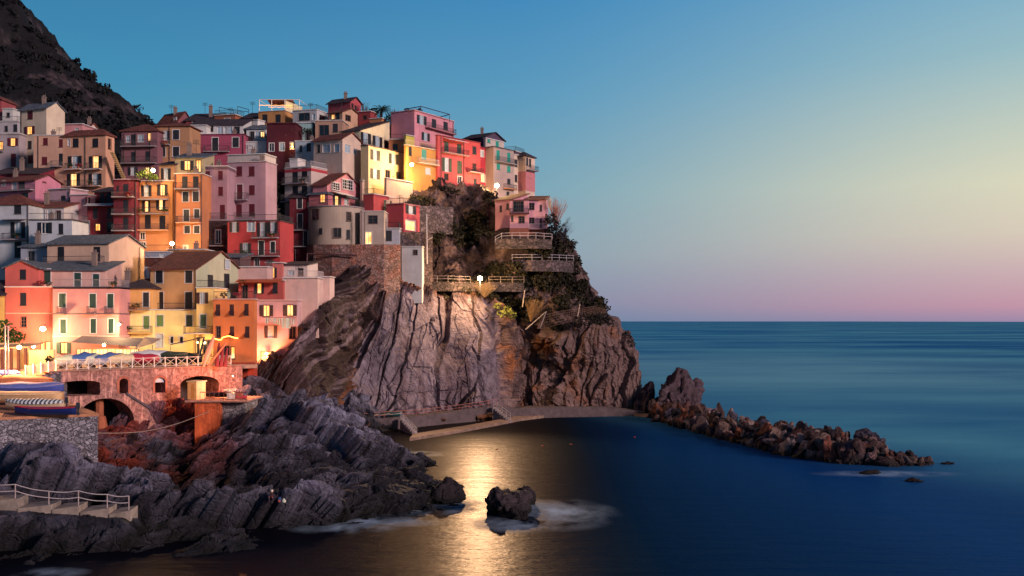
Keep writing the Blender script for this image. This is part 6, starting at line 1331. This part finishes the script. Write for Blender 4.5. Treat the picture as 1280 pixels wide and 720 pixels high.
# grasses lit by the cliff lamp
twig_bush('dry_grass', 'dry golden grass clump below the cliff lamp', P(663, 402, 191), 4.0, 2.0, 90, plain('#8c6840', .8), 11, lean=.25, r0=.05)
twig_bush('dry_grass', 'pale dry shrubs hanging under the cliff lamp', P(606, 372, 190.5), 3.0, 2.6, 80, plain('#4e3a28', .8), 12, r0=.05)
blob('bush', 'yellow green bush on the edge of the grey slab below the lamp', 'bush', [(P(x, y, 191), r_) for x, y, r_ in ((627, 392, .9), (634, 388, 1.0), (640, 394, .9), (622, 382, .7))], '#77783a', 110, .16)
blob('bush', 'dark bush clump on the cliff shoulder under the net fence', 'bush', [(P(x, y, 194), r_) for x, y, r_ in ((722, 402, 1.2), (732, 400, 1.5), (744, 398, 1.4), (754, 398, 1.2), (712, 406, 1.1), (762, 402, .9))], '#241f22', 130, .2)
blob('bush', 'dark bush growing on the outer edge of the cliff', 'bush', [(P(x, y, 203), r_) for x, y, r_ in ((787, 424, .8), (783, 418, .7), (790, 430, .7))], '#231f22', 90, .16)
# plants on terraces
blob('terrace_plants', 'green potted plants beside the upper wall lamp', 'plants', [(P(x, y, 165.5), r_) for x, y, r_ in ((176, 219, .7), (183, 216, .9), (188, 221, .7), (194, 222, .5))], '#4a5a2a', 90, .16)
blob('bush', 'leafy green bush in front of the coral house by the bar pergola', 'bush', [(P(x, y, 131), r_) for x, y, r_ in ((-4, 408, 1.3), (5, 412, 1.4), (14, 419, 1.2), (22, 421, .9), (9, 423, 1.2))], '#2c4420', 130, .18)
blob('potted_plant', 'dark potted plant at the corner of the lit patio', 'plant', [(P(62, 449, 125), .5), (P(64, 452, 125), .5)], '#1e2420', 90, .12)
m = MB(); q = P(40, 401, 125); m.bar((q.x, q.y, ZT), (q.x, q.y, ZT+.25), .16, 10, .26); m.bar((q.x, q.y, ZT+.25), (q.x, q.y, ZT+.62), .26, 10, .15); tag(m.build('vase', plain('#3c6480', .4)), 'round blue vase on the lit patio step', 'vase')
blob('terrace_plants', 'dark bushy plants on the blue grey terrace below the roof pergola', 'plants', [(P(379+i*3, 164-(i % 2), 203), .6) for i in range(4)], '#20281f', 60, .14)
blob('ivy', 'dark creeper hanging down the roof edge of the coral ridge house', 'creeper', [(P(548+i*4, 234+i*1.1, 203), .8) for i in range(7)], '#262226', 80, .18)
# ------------------------------------------------------------------ string lights on the orange house, laundry, awning frame
m = MB(); prev = None; FO = Facade((xpx(269, 142), 142.3, 0), (1, 0, 0), (0, -1, 0), 5)
for i in range(36):
    t = i/35; x = 269+28*t; y = 422+1.2*math.sin(t*8)+(1.5 if t < .3 else -.5); q = P(x, y, 142.1); m.ball(q, .065, 6, 4)
    if prev is not None: m.bar(prev, q, .02, 3)
    prev = q
tag(m.build('string_light', glow('#ffb84a', 9)), 'wavy string of warm lights on the orange house front', 'string lights')
for i, (x0, x1, y0, y1, cc_) in enumerate(((331.5, 336.5, 397, 404.5, '#c8c0b0'), (337.5, 340, 397.5, 403, '#d4ccc0'), (341, 345.5, 397.5, 404.5, '#bfc4b8'), (346.5, 351, 398, 406, '#c8c4ac'), (352, 363.5, 397.5, 410.5, '#c9cbb8'), (364.5, 369, 398.5, 406, '#c4bcb0'))):
    D_ = 150.8; a, b_ = P(x0, y0, D_), P(x1, y1, D_); m = MB(); n = 6
    for j in range(n):
        xa_, xb_ = a.x+(b_.x-a.x)*j/n, a.x+(b_.x-a.x)*(j+1)/n; ya, yb_ = D_+.05*math.sin(j*1.7), D_+.05*math.sin((j+1)*1.7)
        m.prism([(xa_, ya, b_.z), (xb_, yb_, b_.z), (xb_, yb_+.02, b_.z), (xa_, ya+.02, b_.z)], [(xa_, ya, a.z), (xb_, yb_, a.z), (xb_, yb_+.02, a.z), (xa_, ya+.02, a.z)])
    nm = ['pillowcase at the left end', 'narrow towel second from the left', 'greenish towel third from the left', 'cream towel left of the big sheet', 'big pale sheet', 'small towel at the right end'][i]
    tag(m.build('laundry', plain(cc_, .9)), nm+' of the washing line', 'laundry', 'washing hung out on the pale pink house')
m = MB(); m.bar(P(329, 396.8, 150.8), P(371, 397.2, 150.8), .03, 4)
for x in (330, 370): m.bar(P(x, 396.9, 150.8), P(x, 396.9, 152.3), .03, 4)
tag(m.build('washing_line', IRON), 'thin washing line across the pale pink house front', 'washing line')
# metal roof frame on the tall pink house
m = MB(); fr_ = [P(506, 136.5, 210), P(526, 133, 208), P(562, 143, 214), P(551, 146, 218)]
for a, b_ in zip(fr_, fr_[1:]+fr_[:1]): m.bar(a, b_, .09, 5)
for q in fr_: m.bar(q, Vector((q.x, q.y, q.z-1.5)), .06, 4)
tag(m.build('roof_frame', plain('#3a4460', .5)), 'blue grey metal frame over the roof of the tall pink house', 'frame')
for (x0, x1, y0, y1, D_) in ((274, 292, 134, 146, 219), (297, 311, 133, 143, 219)):
    m = MB(); a, b_, c_ = P(x0, y0, D_), P(x1, y0+4, D_), P(x1, y1, D_); d_ = P(x0, y1, D_)
    for p, q in ((a, b_), (a, d_), (b_, c_), (d_.lerp(a, .5), c_.lerp(b_, .5))): m.bar(p, q, .06, 4)
    tag(m.build('roof_frame', plain('#2c3c54', .5)), 'thin metal frame on the skyline roof terrace' if x0 < 290 else 'thin metal frame right of the roof terrace', 'frame')
# outside stair at the apricot house
m = MB(); a, b_ = P(137.5, 190, 184), P(152, 222, 186)
for i in range(14):
    q = a.lerp(b_, i/13); m.box((q.x, q.y, q.z-.2), (.45, 0, 0), (0, 1, 0), (0, 0, .22))
m.bar(a+Vector((0, 0, .9)), b_+Vector((0, 0, .9)), .04); tag(m.build('outside_stair', plaster('#b08858')), 'steep outside stair at the right side of the apricot house', 'stair')
# ------------------------------------------------------------------ a person sitting on the shore rocks
def person():
    base = P(340, 628, 88.6); root = empty('person', base, 'person in a dark red jacket and white cap crouching on the shore rocks', 'person')
    def skinmesh(name, verts, edges, rad, m_, par):
        me = bpy.data.meshes.new(name); me.from_pydata([tuple(Vector(v)) for v in verts], edges, []); o = bpy.data.objects.new(name, me); COL.objects.link(o); o.parent = par
        md = o.modifiers.new('s', 'SKIN'); sv = me.skin_vertices[0].data
        for i, r_ in enumerate(rad): sv[i].radius = (r_, r_)
        sv[0].use_root = True; s2 = o.modifiers.new('d', 'SUBSURF'); s2.levels = s2.render_levels = 2; me.materials.append(m_); return o
    # pelvis, chest, neck, head; knees drawn up; forearms resting on the knees
    V = [(0,0,.20),(0,.02,.45),(0,-.02,.66),(0,-.05,.74),(0,-.08,.84),(0,-.08,.93),
         (.10,-.02,.19),(.15,-.42,.52),(.14,-.40,.08),(.14,-.56,.04),(-.10,-.02,.19),(-.16,-.40,.50),(-.15,-.38,.07),(-.15,-.54,.04),
         (.19,-.02,.62),(.25,-.16,.40),(.14,-.40,.50),(-.19,-.02,.62),(-.25,-.14,.40),(-.13,-.38,.50)]
    E = [(0,1),(1,2),(2,3),(3,4),(4,5),(0,6),(6,7),(7,8),(8,9),(0,10),(10,11),(11,12),(12,13),(2,14),(14,15),(15,16),(2,17),(17,18),(18,19)]
    r_ = [.15,.14,.16,.06,.10,.085,.10,.07,.05,.045,.10,.07,.05,.045,.075,.055,.045,.075,.055,.045]
    body = skinmesh('body', V, E, r_, plain('#2a1c2a', .8), root)
    jk = [(0,.01,.30),(0,.02,.48),(0,-.02,.64)]; skinmesh('jacket', jk, [(0,1),(1,2)], [.18,.18,.19], plain('#6e1828', .8), root)
    m = MB(); c = base+Vector((0, -.09, .90)); m.ball(c, .11, 12, 8, (1, 1.1, 1.15)); m.ball(c+Vector((0, -.11, -.01)), .02, 6, 4); m.ball(c+Vector((.11, 0, 0)), .025, 6, 4); m.ball(c+Vector((-.11, 0, 0)), .025, 6, 4)
    m.build('head', plain('#a8786a', .6), root, True)
    m = MB(); m.ball(c+Vector((0, .01, .06)), .125, 12, 8, (1, 1.1, .75)); m.box(c+Vector((-.09, -.24, .06)), (.18, 0, 0), (0, .12, 0), (0, 0, .015)); m.build('cap', plain('#d8c8bc', .8), root, True)
    for sgn in (-1, 1):
        m = MB(); hnd = base+Vector((.135*sgn, -.42, .50)); m.ball(hnd, .045, 8, 6, (.8, 1.1, .5))
        for k in range(4): f = hnd+Vector((-.028+.018*k, -.04, 0)); m.bar(f, f+Vector((0, -.035, -.01)), .010, 5); m.bar(f+Vector((0, -.035, -.01)), f+Vector((0, -.05, -.045)), .009, 5)
        m.bar(hnd+Vector((-.035*sgn, -.01, 0)), hnd+Vector((-.06*sgn, -.045, -.015)), .011, 5); m.build('hand', plain('#a8786a', .6), root, True)
    bg_ = empty('backpack', base+Vector((.62, -.1, -.02)), 'blue backpack beside the crouching person on the rocks', 'backpack'); l_ = Vector(bg_.location)
    m = MB(); m.ball(l_+Vector((0, 0, .24)), .24, 12, 8, (.8, .6, 1.1)); m.build('bag', plain('#243a66', .8), bg_, True)
    m = MB(); m.ball(l_+Vector((0, -.13, .16)), .13, 10, 6, (1, .5, .8)); m.build('pocket', plain('#a04a38', .8), bg_, True)
    m = MB(); q = base+Vector((1.0, -.2, .0)); m.ball(q+Vector((0, 0, .14)), .17, 8, 5, (1, .8, 1)); m.bar(q+Vector((0, 0, .25)), q+Vector((0, 0, .36)), .05, 5)
    tag(m.build('plastic_bag', plain('#c8c8bc', .5), None), 'white plastic bag right of the backpack on the rocks', 'bag')
person()
# ------------------------------------------------------------------ lamps
def point(root, loc, e, col, r_=.15, name='bulb'):
    ld = bpy.data.lights.new(name, 'POINT'); ld.energy = e; ld.color = col; ld.shadow_soft_size = r_; o = bpy.data.objects.new(name, ld); COL.objects.link(o)
    o.parent = root; o.location = Vector(loc)-Vector(root.location); return o
AMB = (1., .62, .26); ORG = (1., .34, .12)
def wall_lamp(label, x, y, D, e, col=AMB, r=.32, em=55, out=.9, hx_='#ffd28a', post=None):
    r *= .7; loc = P(x, y, D); root = empty('street_lamp' if post else 'wall_lamp', loc, label, 'lamp')
    m = MB(); m.ball(loc, r, 12, 8, (1, 1, .85)); m.build('globe', glow(hx_, em), root)
    m = MB(); m.bar(loc+Vector((0, 0, r*.9)), loc+Vector((0, .0, r*1.25)), r*.9, 10, r*.3)
    if post: m.bar(loc+Vector((0, .25, -post)), loc+Vector((0, .25, r*1.3)), .07, 8, .05); m.bar(loc+Vector((0, .25, r*1.3)), loc+Vector((0, 0, r*1.2)), .04)
    else: m.bar(loc+Vector((0, out, r*1.6)), loc+Vector((0, 0, r*1.2)), .05)
    m.build('bracket' if not post else 'post', IRON, root)
    point(root, loc+Vector((0, -r-.12, -.1)), e*2.2, col, r); return root
wall_lamp('glowing lamp among the plants of the upper orange terrace', 191.5, 213, 163.5, 1300, em=70, r=.45)
wall_lamp('glowing lamp at the foot of the tall orange house', 215, 304.5, 163, 1500, em=70, r=.45, post=3)
wall_lamp('bright lamp between the cream and the orange yellow house', 514.5, 206, 197.2, 3800, em=60, r=.5)
wall_lamp('glowing lamp at the foot of the crimson ridge house', 621, 232, 211, 3600, em=60, r=.65, post=4)
fl = wall_lamp('floodlight lamp on the cliff path above the basin', 600, 348, 187.6, 8000, em=170, r=.6, post=2.5)
ld = bpy.data.lights.new('floodlight', 'SPOT'); ld.energy = 115000; ld.color = (1., .62, .33); ld.spot_size = R(78); ld.spot_blend = 1.; ld.shadow_soft_size = .6
lo_ = bpy.data.objects.new('floodlight', ld); COL.objects.link(lo_); lo_.parent = fl; lo_.location = (0, -.9, -.3)
lo_.rotation_euler = (Vector((-2, 104, 0))-Vector(fl.location)).to_track_quat('-Z', 'Y').to_euler()
wall_lamp('large glaring lamp on the coral harbour house', 53.5, 411, 138.6, 2000, em=60, r=.5)
wall_lamp('lamp under the bar pergola canopy', 24, 434, 118.6, 5200, (1., .46, .18), em=50, r=.35)
wall_lamp('lamp over the lit doorway of the patio', 42, 433, 127.0, 260, em=45, r=.3)
wall_lamp('lamp on the ridge of the restaurant awning', 130, 431.5, 136.0, 260, em=45, r=.28)
wall_lamp('small lamp between the pink and the yellow house', 149, 405.5, 139.8, 380, em=50, r=.26)
wall_lamp('square lit lantern low on the pale pink house', 333, 442, 151.0, 1400, ORG, em=60, r=.26)
wall_lamp('lamp in the doorway of the narrow yellow house', 247, 428, 142.8, 250, em=30, r=.14)
wall_lamp('added orange lamp warming the pocket under the viaduct', 291, 470, 131, 1500, ORG, em=20, r=.12, out=.5)  # lamp added only to redden the pocket below the viaduct
wall_lamp('small lamp in the dark gap below the maroon house', 365.5, 183, 199.8, 60, em=16, r=.14)

# ------------------------------------------------------------------ pots and plants on balconies and terraces
for px, y, D_, k, lb in ((88, 209.5, 184.6, 1, 'potted plants on the left balcony of the apricot house'), (98, 209.5, 184.6, 0, 'red flowers on the left balcony of the apricot house'), (113, 231, 184.6, 1, 'leafy pots on the lower balcony of the apricot house'), (196, 180, 192.9, 1, 'planter hanging on the balcony of the tan house'), (206, 180, 192.9, 0, 'red geraniums on the balcony of the tan house'),
    (176, 266, 165.9, 1, 'bushy pot on the middle balcony of the tall orange house'), (206, 266, 165.9, 1, 'dark plants on the right end of the middle orange balcony'), (160, 245, 164.9, 0, 'flower pot on the top balcony of the wine red house'), (305, 319, 164.5, 1, 'green plants on the lower balcony of the bright red house'), (340, 296, 164.2, 1, 'dark planter on the upper balcony of the bright red house'),
    (170, 386, 143.7, 1, 'plant pots on the balcony of the yellow orange house'), (160, 414, 143.5, 1, 'long planter on the lower yellow balcony'), (52, 357, 142, 0, 'red flowers on the terrace of the coral and pink house'), (60, 358, 142, 1, 'potted shrub on the terrace of the pink harbour house'), (141, 358, 140, 1, 'round shrub at the right corner of the pink terrace'),
    (303, 356, 152.8, 1, 'pots on the red set-back terrace'), (280, 372, 144, 1, 'leafy pots on the roof terrace of the vivid orange house'), (296, 372, 144, 0, 'small red flowers on the roof terrace of the vivid orange house'), (22, 297, 161, 1, 'plants on the balcony of the blue white house'), (378, 228, 189, 1, 'urn plant on the balcony of the striped white house')):
    c_ = P(px, y, D_); root = empty('potted_plant', c_, lb, 'plant', 'pots on balconies and terraces')
    m = MB(); m.bar(c_-Vector((0, 0, .1)), c_+Vector((0, 0, .22)), .13, 8, .18); m.build('pot', plain('#8c5038', .8), root)
    leaf_cloud('foliage', [tuple(c_+Vector((dx, 0, .42))) for dx in (-.3, 0, .3)], [.3, .36, .28], leafm('#2c3a20' if k else '#8a2430'), 40, .09, .8, None, root)
